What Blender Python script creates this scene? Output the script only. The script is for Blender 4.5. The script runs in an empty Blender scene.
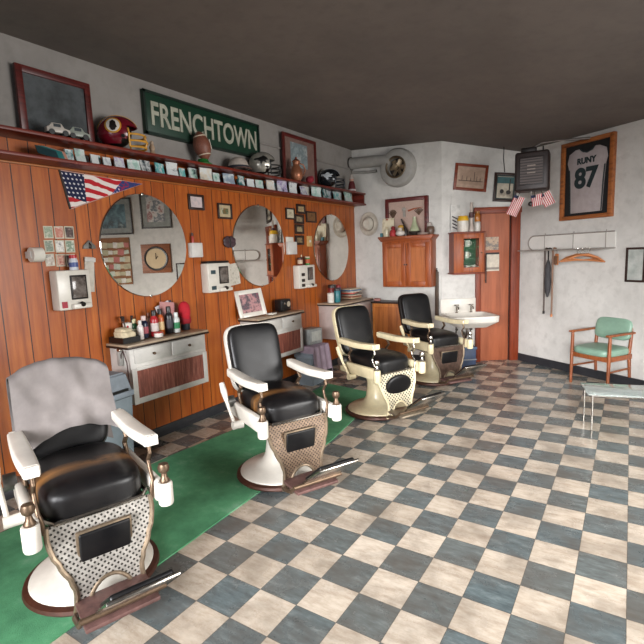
import bpy, bmesh, math, random
from mathutils import Matrix, Vector, noise
random.seed(7)
C = bpy.context.scene.collection
PI = math.pi
rad = math.radians

# ------------------------------------------------------------------ camera model (measured from the floor tiles)
F_PX, YAW, PITCH, ROLL, EYE = 478.85, -0.574089, -0.138265, -0.03839, 1.7048
PPX, PPY = 321.5, 322.0
fwd = Vector((math.sin(YAW)*math.cos(PITCH), math.cos(YAW)*math.cos(PITCH), math.sin(PITCH)))
r0 = Vector((math.cos(YAW), -math.sin(YAW), 0)); u0 = r0.cross(fwd)
rgt = r0*math.cos(ROLL) + u0*math.sin(ROLL)
upv = -r0*math.sin(ROLL) + u0*math.cos(ROLL)
EYEV = Vector((0, 0, EYE))
TILE, OFFX, OFFY = .2286, .63186, -4.45209

def ray(px, py):
    return fwd + rgt*((px-PPX)/F_PX) - upv*((py-PPY)/F_PX)
def at_z(px, py, z):
    d = ray(px, py); return EYEV + d*((z-EYE)/d.z)
def scale_at(p):                                    # pixels per metre at a point
    return F_PX/((p-EYEV).dot(fwd))

cd = bpy.data.cameras.new('camera'); cam = bpy.data.objects.new('camera', cd); C.objects.link(cam)
M = Matrix((rgt, upv, -fwd)).transposed().to_4x4(); M.translation = EYEV
cam.matrix_world = M
cd.sensor_fit = 'HORIZONTAL'; cd.sensor_width = 36; cd.lens = 36*F_PX/644
cd.shift_x = (322-PPX)/644; cd.shift_y = (PPY-322)/644
cd.clip_start = .02
bpy.context.scene.camera = cam

# ------------------------------------------------------------------ walls as local frames: X along the wall, -Y out of it, Z up
class Wall:
    def __init__(s, o, ang):
        s.o = Vector((o[0], o[1], 0)); s.ang = ang
        s.r = Vector((math.cos(ang), math.sin(ang), 0)); s.n = Vector((math.sin(ang), -math.cos(ang), 0))
    def pt(s, a, z, off=0): return s.o + s.r*a + s.n*off + Vector((0, 0, z))
    def px(s, x, y, off=0):
        d = ray(x, y); t = ((s.o + s.n*off - EYEV).dot(s.n))/d.dot(s.n); q = EYEV + d*t
        return (q - s.o).dot(s.r), q.z
    def mirror_px(s, x, y, X=-3.80):                # what the wall mirrors show of this wall
        d = ray(x, y); t = X/d.x; q = EYEV + d*t; d = Vector((-d.x, d.y, d.z))
        t = ((s.o - q).dot(s.n))/d.dot(s.n); q = q + d*t
        return (q - s.o).dot(s.r), q.z
    def rect(s, x0, y0, x1, y1, off=0):
        xm, ym = (x0+x1)/2, (y0+y1)/2
        a0 = s.px(x0, ym, off)[0]; a1 = s.px(x1, ym, off)[0]; z1 = s.px(xm, y0, off)[1]; z0 = s.px(xm, y1, off)[1]
        return (a0+a1)/2, (z0+z1)/2, a1-a0, z1-z0
XW = -3.83; XP = -3.812
KX, KY = -2.36, 7.0
BX, BY = -1.41, 7.69
WL = Wall((XP, 0), PI/2)                            # panelled wall
WP = Wall((XW, 0), PI/2)                            # plaster above it
WA = Wall((0, KY), 0)
WB = Wall((KX, KY), math.atan2(BY-KY, BX-KX)); LB = math.hypot(BX-KX, BY-KY)
WC = Wall((BX, BY), math.atan2(-.558, .83))

# ------------------------------------------------------------------ materials
def lin(h):
    if isinstance(h, str):
        h = h.lstrip('#'); h = [int(h[i:i+2], 16)/255 for i in (0, 2, 4)]
    return tuple(((c/12.92) if c <= .04045 else ((c+.055)/1.055)**2.4) for c in h) + (1,)
MC = {}
class NB:
    def __init__(s, name):
        s.m = bpy.data.materials.new(name); s.m.use_nodes = True; s.t = s.m.node_tree
        s.b = s.t.nodes['Principled BSDF']; s.m.diffuse_color = (.5, .5, .5, 1)
    def n(s, typ, **kw):
        o = s.t.nodes.new(typ)
        for k, v in kw.items():
            if k in o.inputs: o.inputs[k].default_value = v
            else: setattr(o, k, v)
        return o
    def l(s, a, b): s.t.links.new(a, b)
    def coord(s, kind='Object'): return s.n('ShaderNodeTexCoord').outputs[kind]
    def math(s, op, a, b=None, c=None):
        o = s.n('ShaderNodeMath', operation=op)
        for i, v in enumerate((a, b, c)):
            if v is None: continue
            if isinstance(v, (int, float)): o.inputs[i].default_value = v
            else: s.l(v, o.inputs[i])
        return o.outputs[0]
    def noise(s, vec, scale, detail=4, rough=.6):
        o = s.n('ShaderNodeTexNoise'); o.inputs['Scale'].default_value = scale; o.inputs['Detail'].default_value = detail
        o.inputs['Roughness'].default_value = rough
        if vec is not None: s.l(vec, o.inputs['Vector'])
        return o.outputs['Fac']
    def ramp(s, fac, stops, interp='LINEAR'):
        o = s.n('ShaderNodeValToRGB'); r = o.color_ramp; r.interpolation = interp
        while len(r.elements) < len(stops): r.elements.new(.5)
        for e, (p, c) in zip(r.elements, stops): e.position = p; e.color = c if len(c) == 4 else tuple(c)+(1,)
        s.l(fac, o.inputs[0]); return o.outputs[0]
    def mix(s, fac, a, b, mode='MIX'):
        o = s.n('ShaderNodeMix', data_type='RGBA', blend_type=mode)
        for i, v in ((0, fac), (6, a), (7, b)):
            if isinstance(v, (int, float)): o.inputs[i].default_value = v
            elif isinstance(v, tuple): o.inputs[i].default_value = v
            else: s.l(v, o.inputs[i])
        return o.outputs[2]
    def map(s, vec, scale=(1, 1, 1), loc=(0, 0, 0), rot=(0, 0, 0)):
        o = s.n('ShaderNodeMapping'); o.inputs['Scale'].default_value = scale; o.inputs['Location'].default_value = loc
        o.inputs['Rotation'].default_value = rot
        s.l(vec, o.inputs['Vector']); return o.outputs[0]
    def bump(s, h, strength=.3, dist=.01):
        o = s.n('ShaderNodeBump'); o.inputs['Strength'].default_value = strength; o.inputs['Distance'].default_value = dist
        s.l(h, o.inputs['Height']); s.l(o.outputs[0], s.b.inputs['Normal'])
    def out(s, col=None, rough=.5, metal=0, **kw):
        if isinstance(col, tuple): s.b.inputs['Base Color'].default_value = col; s.m.diffuse_color = col
        elif col is not None: s.l(col, s.b.inputs['Base Color'])
        if isinstance(rough, (int, float)): s.b.inputs['Roughness'].default_value = rough
        else: s.l(rough, s.b.inputs['Roughness'])
        s.b.inputs['Metallic'].default_value = metal
        for k, v in kw.items(): s.b.inputs[k].default_value = v
        return s.m
def dk(c, f): return tuple(x*f for x in c[:3]) + (1,)

def plain(h, rough=.5, metal=0, var=.25, scale=14, bump=0, spec=.5):
    k = ('p', h, rough, metal, var, scale, bump)
    if k in MC: return MC[k]
    n = NB('paint_'+str(h).lstrip('#')); c = lin(h); v = n.coord()
    f = n.noise(v, scale, 5)
    col = n.ramp(f, [(.3, dk(c, 1-var)), (.7, dk(c, 1+var*.4))])
    if bump: n.bump(f, bump, .004)
    MC[k] = n.out(col, rough, metal); MC[k].node_tree.nodes['Principled BSDF'].inputs['Specular IOR Level'].default_value = spec
    return MC[k]
def wood(h, h2, rough=.4, axis=2, scale=1.0):
    k = ('w', h, h2, rough, axis, scale)
    if k in MC: return MC[k]
    n = NB('wood_'+h.lstrip('#')); v = n.coord(); sc = [28*scale]*3; sc[axis] = 2.2*scale
    f = n.noise(n.map(v, sc), 1, 6, .65)
    col = n.ramp(f, [(.28, lin(h2)), (.55, lin(h)), (.8, dk(lin(h), 1.25))])
    n.bump(f, .12, .003); MC[k] = n.out(col, rough); return MC[k]
def art(cols, scale=7, seed=0, rough=.45):
    k = ('a', tuple(cols), scale, seed)
    if k in MC: return MC[k]
    n = NB('picture_print'); v = n.map(n.coord(), loc=(seed*3.1, seed*1.7, seed))
    f = n.noise(v, scale, 5, .6); N = len(cols)
    MC[k] = n.out(n.ramp(f, [(.3+.4*i/max(1, N-1), lin(c)) for i, c in enumerate(cols)]), rough); return MC[k]

def m_panel():
    n = NB('knotty_pine_panelling'); p = n.n('ShaderNodeNewGeometry').outputs['Position']
    s = n.n('ShaderNodeSeparateXYZ'); n.l(p, s.inputs[0]); y = s.outputs[1]
    # random width planks, the pattern repeats on every four foot sheet
    per = 1.22; fr = n.math('FRACT', n.math('DIVIDE', n.math('ADD', y, 20.0), per))
    seams = [0, .11, .255, .35, .52, .64, .74, .885]
    g = None; ident = None
    for sm in seams:
        d = n.math('ABSOLUTE', n.math('SUBTRACT', fr, sm+.004))
        l = n.math('LESS_THAN', d, .0032)
        g = l if g is None else n.math('MAXIMUM', g, l)
        st = n.math('GREATER_THAN', fr, sm+.004)
        ident = st if ident is None else n.math('ADD', ident, st)
    sheet = n.math('FLOOR', n.math('DIVIDE', n.math('ADD', y, 20.0), per))
    pid = n.math('ADD', ident, n.math('MULTIPLY', sheet, 11.3))
    wn = n.n('ShaderNodeTexWhiteNoise', noise_dimensions='1D'); n.l(pid, wn.inputs['W'])
    cv = n.n('ShaderNodeCombineXYZ'); n.l(n.math('MULTIPLY', pid, 3.7), cv.inputs[0])
    va = n.n('ShaderNodeVectorMath', operation='ADD'); n.l(p, va.inputs[0]); n.l(cv.outputs[0], va.inputs[1])
    f = n.noise(n.map(va.outputs[0], (1, 24, 1.6)), 1, 6, .62)
    f2 = n.noise(va.outputs[0], 2.3, 3)
    col = n.ramp(f, [(.25, lin('#7c3610')), (.5, lin('#ad591d')), (.75, lin('#c4732e'))])
    col = n.mix(n.math('MULTIPLY', wn.outputs[0], .45), col, lin('#93481a'))
    col = n.mix(n.ramp(f2, [(.4, (0, 0, 0)), (.75, (.45, .45, .45))]), col, lin('#7a3510'))
    col = n.mix(g, col, lin('#2a1006'))
    n.bump(n.math('SUBTRACT', n.math('MULTIPLY', f, .12), g), .5, .006)
    return n.out(col, .36)
def m_plaster(h, h2, hs, name):
    n = NB(name); p = n.n('ShaderNodeNewGeometry').outputs['Position']
    f = n.noise(p, 1.6, 8, .68); f2 = n.noise(p, 9, 6, .6); f3 = n.noise(p, .8, 4)
    col = n.ramp(f, [(.33, lin(h2)), (.6, lin(h))])
    col = n.mix(n.ramp(f2, [(.5, (0, 0, 0)), (.75, (.5, .5, .5))]), col, lin(hs))
    n.bump(f2, .18, .01)
    return n.out(col, .75)
def m_floor():
    n = NB('vinyl_checker_tiles'); p = n.n('ShaderNodeNewGeometry').outputs['Position']
    s = n.n('ShaderNodeSeparateXYZ'); n.l(p, s.inputs[0])
    u = n.math('DIVIDE', n.math('ADD', s.outputs[0], OFFX), TILE); v = n.math('DIVIDE', n.math('ADD', s.outputs[1], OFFY), TILE)
    fu, fv = n.math('FLOOR', u), n.math('FLOOR', v)
    par = n.math('FLOORED_MODULO', n.math('ADD', fu, fv), 2.0)
    cid = n.n('ShaderNodeCombineXYZ'); n.l(fu, cid.inputs[0]); n.l(fv, cid.inputs[1])
    wn = n.n('ShaderNodeTexWhiteNoise', noise_dimensions='3D'); n.l(cid.outputs[0], wn.inputs['Vector'])
    va = n.n('ShaderNodeVectorMath', operation='ADD'); n.l(p, va.inputs[0])
    vm = n.n('ShaderNodeVectorMath', operation='SCALE'); n.l(wn.outputs['Color'], vm.inputs[0]); vm.inputs['Scale'].default_value = 20
    n.l(vm.outputs[0], va.inputs[1])
    f = n.noise(n.map(va.outputs[0], (9, 30, 9)), 1, 6, .7); f2 = n.noise(p, 3.2, 6, .65)
    light = n.ramp(f, [(.25, lin('#a79684')), (.55, lin('#cabdac')), (.8, lin('#d9cfc1'))])
    dark = n.ramp(f, [(.25, lin('#434b4d')), (.55, lin('#5f6a6c')), (.8, lin('#858f8f'))])
    col = n.mix(par, dark, light)
    col = n.mix(n.math('MULTIPLY', wn.outputs[0], .22), col, lin('#7c6a56'))
    col = n.mix(n.ramp(f2, [(.42, (0, 0, 0)), (.72, (.62, .62, .62))]), col, lin('#54483d'))
    du = n.math('ABSOLUTE', n.math('SUBTRACT', n.math('FRACT', u), .5)); dv = n.math('ABSOLUTE', n.math('SUBTRACT', n.math('FRACT', v), .5))
    ln = n.math('GREATER_THAN', n.math('MAXIMUM', du, dv), .492)
    col = n.mix(n.math('MULTIPLY', ln, .6), col, lin('#332c27'))
    n.bump(n.math('SUBTRACT', n.math('MULTIPLY', f2, .5), ln), .12, .004)
    return n.out(col, n.math('ADD', n.math('MULTIPLY', f2, .34), .10))
def m_carpet():
    n = NB('green_carpet'); v = n.coord(); f = n.noise(v, 260, 2); f2 = n.noise(v, 3, 5, .7)
    col = n.ramp(f2, [(.3, lin('#3c7f55')), (.55, lin('#58a573')), (.8, lin('#97c3a4'))])
    col = n.mix(.25, col, n.ramp(f, [(.3, (.01, .03, .02)), (.7, (.09, .2, .12))]))
    n.bump(f, .5, .004); return n.out(col, .95)
def m_leather():
    n = NB('black_leather'); v = n.coord(); f = n.noise(v, 5, 6, .7); f2 = n.noise(v, 90, 3)
    col = n.ramp(f, [(.4, lin('#0b0b0d')), (.66, lin('#151414')), (.85, lin('#2a231c'))])
    n.bump(f2, .12, .002); return n.out(col, n.math('ADD', n.math('MULTIPLY', f, .22), .28), 0, **{'Specular IOR Level': .32})
def m_leather_worn():
    n = NB('worn_black_leather'); v = n.coord(); f = n.noise(v, 5, 6, .7); f2 = n.noise(v, 90, 3)
    s = n.n('ShaderNodeSeparateXYZ'); n.l(v, s.inputs[0])
    w = n.noise(n.map(v, (9, 4, 1)), 1, 5, .7)
    # a crease of rubbed brown leather across the middle of the seat
    d = n.math('ABSOLUTE', n.math('ADD', n.math('SUBTRACT', s.outputs[0], .075), n.math('MULTIPLY', n.math('SUBTRACT', w, .5), .12)))
    band = n.math('MULTIPLY', n.ramp(d, [(0, (1, 1, 1)), (.07, (0, 0, 0))]), n.ramp(w, [(.36, (0, 0, 0)), (.52, (1, 1, 1))]))
    col = n.ramp(f, [(.4, lin('#0b0b0d')), (.7, lin('#161414'))])
    col = n.mix(n.math('MULTIPLY', band, .5), col, lin('#b07a42'))
    n.bump(f2, .12, .002); return n.out(col, n.math('ADD', n.math('MULTIPLY', f, .2), .27), 0, **{'Specular IOR Level': .36})
def m_lattice(a, b, k, th, metal, rough):
    n = NB('pierced_casting'); v = n.coord(); s = n.n('ShaderNodeSeparateXYZ'); n.l(v, s.inputs[0])
    y, z = s.outputs[1], s.outputs[2]
    fu = n.math('FRACT', n.math('MULTIPLY', n.math('ADD', n.math('ADD', y, z), 10), k)); fv = n.math('FRACT', n.math('MULTIPLY', n.math('ADD', n.math('SUBTRACT', y, z), 10), k))
    m = n.math('MAXIMUM', n.math('ABSOLUTE', n.math('SUBTRACT', fu, .5)), n.math('ABSOLUTE', n.math('SUBTRACT', fv, .5)))
    hole = n.math('LESS_THAN', m, th)
    f = n.noise(v, 30, 5)
    ca = n.ramp(f, [(.3, dk(lin(a), .65)), (.7, dk(lin(a), 1.15))])
    n.bump(n.math('SUBTRACT', f, n.math('MULTIPLY', hole, 2.0)), .5, .004)
    return n.out(n.mix(hole, ca, lin(b)), rough, metal)
def m_scroll():
    n = NB('scrolled_bronze_casting'); v = n.coord()
    vo = n.n('ShaderNodeTexVoronoi', feature='SMOOTH_F1'); vo.inputs['Scale'].default_value = 44; n.l(v, vo.inputs['Vector'])
    w = n.n('ShaderNodeMath', operation='SINE'); n.l(n.math('MULTIPLY', vo.outputs['Distance'], 16.0), w.inputs[0])
    f = n.noise(v, 40, 4)
    col = n.ramp(n.math('ADD', n.math('MULTIPLY', w.outputs[0], .35), n.math('MULTIPLY', f, .7)), [(.05, lin('#3d2e25')), (.45, lin('#7b6655')), (.85, lin('#9c8975'))])
    n.bump(w.outputs[0], .6, .005); return n.out(col, .42, .35)
def m_flag():
    n = NB('printed_flag_felt'); v = n.coord(); s = n.n('ShaderNodeSeparateXYZ'); n.l(v, s.inputs[0])
    x, z = s.outputs[0], s.outputs[2]
    wv = n.math('MULTIPLY', n.math('SINE', n.math('ADD', n.math('MULTIPLY', x, 13.0), n.math('MULTIPLY', n.noise(v, 6, 3), 3.0))), .018)
    st = n.math('FRACT', n.math('MULTIPLY', n.math('ADD', n.math('ADD', z, wv), n.math('MULTIPLY', x, .10)), 13.5))
    col = n.mix(n.math('GREATER_THAN', st, .5), lin('#b01722'), lin('#ded3cd'))
    can = n.math('MULTIPLY', n.math('LESS_THAN', x, .20), n.math('GREATER_THAN', n.math('ADD', z, n.math('MULTIPLY', x, .3)), -.03))
    fx = n.math('SUBTRACT', n.math('FRACT', n.math('MULTIPLY', n.math('ADD', x, n.math('MULTIPLY', z, .3)), 28.0)), .5)
    fz = n.math('SUBTRACT', n.math('FRACT', n.math('MULTIPLY', z, 28.0)), .5)
    star = n.math('LESS_THAN', n.math('ADD', n.math('POWER', fx, 2.0), n.math('POWER', fz, 2.0)), .05)
    col = n.mix(can, col, n.mix(star, lin('#10183c'), lin('#c9c6cc')))
    tip = n.math('GREATER_THAN', n.math('SUBTRACT', x, n.math('MULTIPLY', z, .9)), .44)
    fl = n.noise(n.map(v, (40, 40, 60)), 1, 2)
    tcol = n.mix(n.math('GREATER_THAN', fl, .56), lin('#27356b'), n.mix(n.math('GREATER_THAN', x, .52), lin('#c9b9c6'), lin('#8c1f44')))
    return n.out(n.mix(tip, col, tcol), .85)
def m_stripeflag():
    n = NB('small_flag_cloth'); v = n.coord(); s = n.n('ShaderNodeSeparateXYZ'); n.l(v, s.inputs[0])
    st = n.math('GREATER_THAN', n.math('FRACT', n.math('MULTIPLY', s.outputs[0], 45.0)), .5)
    col = n.mix(st, lin('#a8202c'), lin('#cfc5c0'))
    can = n.math('MULTIPLY', n.math('GREATER_THAN', s.outputs[2], -.085), n.math('LESS_THAN', s.outputs[0], .01))
    return n.out(n.mix(can, col, lin('#1d2440')), .85)
def m_grille():
    n = NB('heater_grille'); v = n.coord(); s = n.n('ShaderNodeSeparateXYZ'); n.l(v, s.inputs[0])
    w = n.math('FRACT', n.math('MULTIPLY', s.outputs[2], 30.0))
    col = n.ramp(w, [(.2, lin('#1d1614')), (.6, lin('#4a403c'))]); n.bump(w, .6, .006); return n.out(col, .5, .3)
def m_louvre():
    n = NB('brown_grass_cloth_panel'); v = n.coord()
    f = n.noise(n.map(v, (70, 70, 5)), 1, 5, .7)
    col = n.ramp(f, [(.3, lin('#53241b')), (.55, lin('#8e4f40')), (.8, lin('#b5806f'))]); n.bump(f, .3, .004); return n.out(col, .55)
def m_glass():
    n = NB('clear_glass'); return n.out((.95, 1, .97, 1), .02, **{'Transmission Weight': 1.0, 'IOR': 1.06})
def m_tabletop():
    n = NB('table_glass'); return n.out((.82, .9, .87, 1), .06, **{'Transmission Weight': .75, 'IOR': 1.3})
def m_mirror():
    n = NB('silvered_mirror'); return n.out(lin('#f0ede6'), .015, 1.0)

PANEL, FLOOR, CARPET, LEATHER, WORN = m_panel(), m_floor(), m_carpet(), m_leather(), m_leather_worn()
PLASTER = m_plaster('#cdcac4', '#b9b6b0', '#a6a29c', 'stained_plaster')
CEIL = m_plaster('#6a615b', '#5f5752', '#57504b', 'dark_ceiling')  # evenly dark ceiling plaster, slightly mottled
LATTICE = m_lattice('#d8cdb0', '#15100c', 26, .27, 0, .35)
GREYLAT = m_lattice('#a9a49c', '#2a2622', 34, .24, .4, .4); BRLAT = m_lattice('#75614f', '#2c2019', 36, .25, .45, .4)
SCROLL, FLAG, MINIFLAG, GRILLE, LOUVRE, GLASS, MIRROR = m_scroll(), m_flag(), m_stripeflag(), m_grille(), m_louvre(), m_glass(), m_mirror()
WHITE = plain('#d3cdc2', .3, var=.12, scale=9); CREAM = plain('#d9cba6', .3, var=.2, scale=9)
PWHITE = plain('#cdc9c3', .5, var=.22, scale=6); PINKW = plain('#bfb0aa', .5, var=.2, scale=6)
CHROME = plain('#b9b4ac', .25, 1, var=.3, scale=30); BRONZE = plain('#6e5a48', .42, .7, var=.4, scale=30)
DARKM = plain('#201b19', .45, .5, var=.4); BLACK = plain('#0e0d0d', .4); RUST = plain('#4d2c20', .5, .3, var=.4, scale=18)
REDWOOD = wood('#6e2416', '#451109', .4, 1); REDWOODX = wood('#6e2416', '#451109', .4, 0)
ORANGE = wood('#964a1e', '#692c0f', .4, 2); ORANGEX = wood('#8d431a', '#622a0f', .4, 0); CASING = wood('#7c3216', '#521d0b', .42, 2); DOORW = wood('#9c5433', '#7e3f20', .45, 2, .5)
CASINGX = wood('#7c3216', '#521d0b', .42, 0)
DARKFR = wood('#2e1a14', '#160b08', .4, 0); MAHOG = wood('#5a1c18', '#350d0c', .4, 0); OAK = wood('#9a5a2c', '#6a3614', .45, 0)
BLUEBIN = plain('#7c868d', .5, var=.25, scale=6); PAPER = plain('#d8d3c8', .8, var=.12)

# ------------------------------------------------------------------ mesh builder
class MB:
    def __init__(s): s.b = bmesh.new()
    def _m(s, vs, M):
        if M is not None: bmesh.ops.transform(s.b, matrix=M, verts=vs)
        return s
    def box(s, c, d, M=None, bev=0, seg=2):
        t = bmesh.new(); bmesh.ops.create_cube(t, size=1)
        bmesh.ops.scale(t, vec=d, verts=t.verts)
        if bev: bmesh.ops.bevel(t, geom=list(t.edges), offset=bev, segments=seg, affect='EDGES', profile=.5)
        bmesh.ops.translate(t, vec=c, verts=t.verts)
        return s.add(t, M)
    def add(s, t, M=None):
        if M is not None: bmesh.ops.transform(t, matrix=M, verts=t.verts)
        me = bpy.data.meshes.new('t'); t.to_mesh(me); t.free(); s.b.from_mesh(me); bpy.data.meshes.remove(me); return s
    def lathe(s, prof, seg=32, M=None):             # (r, z) pairs about Z
        t = bmesh.new(); rings = []
        for r, z in prof:
            rings.append([t.verts.new((0, 0, z))] if r < 1e-5 else [t.verts.new((r*math.cos(2*PI*k/seg), r*math.sin(2*PI*k/seg), z)) for k in range(seg)])
        for a, b in zip(rings, rings[1:]):
            for k in range(seg):
                k2 = (k+1) % seg
                if len(a) == 1 and len(b) == 1: continue
                if len(a) == 1: t.faces.new((a[0], b[k], b[k2]))
                elif len(b) == 1: t.faces.new((a[k], b[0], a[k2]))
                else: t.faces.new((a[k], b[k], b[k2], a[k2]))
        bmesh.ops.recalc_face_normals(t, faces=t.faces)
        return s.add(t, M)
    def cyl(s, p0, p1, r, r1=None, seg=16):
        p0, p1 = Vector(p0), Vector(p1); d = p1-p0; L = d.length
        q = d.to_track_quat('Z', 'Y').to_matrix().to_4x4(); q.translation = p0
        r1 = r if r1 is None else r1
        return s.lathe([(0, 0), (r, 0), (r1, L), (0, L)], seg, q)
    def tube(s, pts, r, seg=8, closed=False):
        pts = [Vector(p) for p in pts]; t = bmesh.new(); rings = []; N = len(pts); prev = None
        for i, p in enumerate(pts):
            if closed: d = pts[(i+1) % N]-pts[i-1]
            else: d = pts[min(i+1, N-1)]-pts[max(i-1, 0)]
            d.normalize()
            if prev is None: prev = d.orthogonal().normalized()
            x = (prev - d*prev.dot(d)).normalized(); prev = x; y = d.cross(x)
            rr = r[i] if isinstance(r, (list, tuple)) else r
            rings.append([t.verts.new(p + x*math.cos(2*PI*k/seg)*rr + y*math.sin(2*PI*k/seg)*rr) for k in range(seg)])
        for i in range(N if closed else N-1):
            a, b = rings[i], rings[(i+1) % N]
            for k in range(seg): t.faces.new((a[k], a[(k+1) % seg], b[(k+1) % seg], b[k]))
        if not closed: t.faces.new(rings[0]); t.faces.new(rings[-1])
        bmesh.ops.recalc_face_normals(t, faces=t.faces)
        return s.add(t)
    def prism(s, poly, d, M=None, bev=0):           # polygon in XZ, thickness d along -Y from y=0
        t = bmesh.new(); vs = [t.verts.new((x, 0, z)) for x, z in poly]; f = t.faces.new(vs)
        r = bmesh.ops.extrude_face_region(t, geom=[f]); bmesh.ops.translate(t, vec=(0, -d, 0), verts=[v for v in r['geom'] if isinstance(v, bmesh.types.BMVert)])
        bmesh.ops.recalc_face_normals(t, faces=t.faces)
        if bev: bmesh.ops.bevel(t, geom=list(t.edges), offset=bev, segments=2, affect='EDGES', profile=.5)
        return s.add(t, M)
    def sup(s, c, a, e1=.5, e2=.5, nu=16, nv=32, M=None, fn=None):   # superellipsoid cushion, poles along local x
        t = bmesh.new(); rings = []
        P = lambda v, e: math.copysign(abs(v)**e, v)
        for i in range(nu+1):
            u = -PI/2 + PI*i/nu; row = []
            for k in range(nv):
                v = 2*PI*k/nv
                q = Vector((a[0]*P(math.sin(u), e1), a[1]*P(math.cos(u), e1)*P(math.cos(v), e2), a[2]*P(math.cos(u), e1)*P(math.sin(v), e2)))
                if fn: q = fn(q)
                row.append(t.verts.new(q + Vector(c)))
            rings.append(row)
        for x, y in zip(rings, rings[1:]):
            for k in range(nv): t.faces.new((x[k], x[(k+1) % nv], y[(k+1) % nv], y[k]))
        bmesh.ops.remove_doubles(t, verts=t.verts, dist=1e-5); bmesh.ops.recalc_face_normals(t, faces=t.faces)
        return s.add(t, M)
    def ball(s, c, r, M=None, seg=16):
        t = bmesh.new(); bmesh.ops.create_uvsphere(t, u_segments=seg, v_segments=seg//2+2, radius=1)
        bmesh.ops.scale(t, vec=(r if isinstance(r, (tuple, list)) else (r, r, r)), verts=t.verts); bmesh.ops.translate(t, vec=c, verts=t.verts)
        return s.add(t, M)
    def grid(s, f, nu, nv, thick=0):                # f(u,v) surface, optional thickness
        t = bmesh.new(); V = [[t.verts.new(f(i/nu, j/nv)) for j in range(nv+1)] for i in range(nu+1)]
        fs = []
        for i in range(nu):
            for j in range(nv): fs.append(t.faces.new((V[i][j], V[i+1][j], V[i+1][j+1], V[i][j+1])))
        bmesh.ops.remove_doubles(t, verts=t.verts, dist=1e-6)
        bmesh.ops.recalc_face_normals(t, faces=t.faces)
        if thick: bmesh.ops.solidify(t, geom=list(t.faces), thickness=thick)
        return s.add(t)
    def build(s, name, m, parent=None, smooth=True, ang=38):
        bmesh.ops.recalc_face_normals(s.b, faces=s.b.faces)
        me = bpy.data.meshes.new(name); s.b.to_mesh(me); s.b.free(); me.materials.append(m)
        if smooth:
            me.polygons.foreach_set('use_smooth', [True]*len(me.polygons)); me.set_sharp_from_angle(angle=rad(ang))
        o = bpy.data.objects.new(name, me); C.objects.link(o); o.parent = parent; return o
def T(name, label, cat, loc, rotz=0, group=None, rot=None):
    o = bpy.data.objects.new(name, None); C.objects.link(o); o.empty_display_size = .05
    o.location = loc; o.rotation_euler = rot or (0, 0, rotz); o['label'] = label; o['category'] = cat
    if group: o['group'] = group
    return o
def TW(W, a, z, name, label, cat, group=None, off=0, roll=0):   # a thing hung on a wall
    o = T(name, label, cat, W.pt(a, z, off), group=group)
    o.rotation_mode = 'QUATERNION'
    o.rotation_quaternion = (Matrix.Rotation(W.ang, 3, 'Z') @ Matrix.Rotation(roll, 3, 'Y')).to_quaternion()
    return o
def S(o, kind='structure'): o['kind'] = kind; return o
def RX(a): return Matrix.Rotation(a, 4, 'X')
def RY(a): return Matrix.Rotation(a, 4, 'Y')
def RZ(a): return Matrix.Rotation(a, 4, 'Z')
def TR(*v): return Matrix.Translation(v)
def text_mesh(txt, size, depth, name, m, parent, M, sx=1, bold=0):
    cu = bpy.data.curves.new('t', 'FONT'); cu.body = txt; cu.size = size; cu.extrude = depth; cu.align_x = 'CENTER'; cu.offset = bold
    o = bpy.data.objects.new('t', cu); C.objects.link(o); bpy.context.view_layer.update()
    me = bpy.data.meshes.new_from_object(o.evaluated_get(bpy.context.evaluated_depsgraph_get())); bpy.data.objects.remove(o)
    me.transform(M @ Matrix.Diagonal((sx, 1, 1, 1))); me.materials.clear(); me.materials.append(m); me.name = name
    q = bpy.data.objects.new(name, me); C.objects.link(q); q.parent = parent; return q
TXT = RX(PI/2)                                      # text plane XY -> XZ facing -Y

# ================================================================== THE ROOM
c1 = WC.pt(5.4, 0)                                   # far right end of the right wall
XR, YF = c1.x, -2.2
HC = {'l0': 3.35, 'l1': 3.35, 'k': 3.27, 'b': 3.09, 'c': 3.05, 'f': 3.3}
def wallmesh(name, p0, p1, z0, z1a, z1b, m, th=.12, out=None):
    p0, p1 = Vector(p0), Vector(p1); d = (p1-p0).normalized(); n = Vector((-d.y, d.x))
    if out is not None and n.dot(Vector(out)) < 0: n = -n
    b = MB(); t = bmesh.new()
    v = [t.verts.new((p.x, p.y, z)) for p, z in ((p0, z0), (p1, z0), (p1, z1b), (p0, z1a))]
    w = [t.verts.new((p.x+n.x*th, p.y+n.y*th, z)) for p, z in ((p0, z0), (p1, z0), (p1, z1b), (p0, z1a))]
    t.faces.new(v); t.faces.new(w[::-1])
    for i in range(4): t.faces.new((v[i], v[(i+1) % 4], w[(i+1) % 4], w[i]))
    b.add(t); return S(b.build(name, m, smooth=False))
def polyslab(name, pts, z0, z1, m):
    t = bmesh.new(); vs = [t.verts.new((x, y, z1)) for x, y in pts]; f = t.faces.new(vs)
    r = bmesh.ops.extrude_face_region(t, geom=[f]); bmesh.ops.translate(t, vec=(0, 0, z0-z1), verts=[v for v in r['geom'] if isinstance(v, bmesh.types.BMVert)])
    b = MB(); b.add(t); return S(b.build(name, m, smooth=False))
outline = [(XW, YF), (XR, YF), (XR, c1.y), (BX, BY), (KX, KY), (XW, KY)]
polyslab('floor', [(XW-.1, YF-.1), (XR+.1, YF-.1), (XR+.1, c1.y+.1), (BX, BY+.15), (KX-.02, KY+.12), (XW-.1, KY+.12)], -.08, 0, FLOOR)
SHADED = m_plaster('#8f8a85', '#827d78', '#75706b', 'shaded_plaster')  # darker plaster copy for the left wall, shade above the shelf put into its colour
wallmesh('wall_left', (XW, YF), (XW, KY+.1), 0, 3.37, 3.37, SHADED, out=(-1, 0))
wallmesh('wall_back', (XW, KY), (KX, KY), 0, 3.37, 3.30, PLASTER, out=(0, 1))
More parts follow.
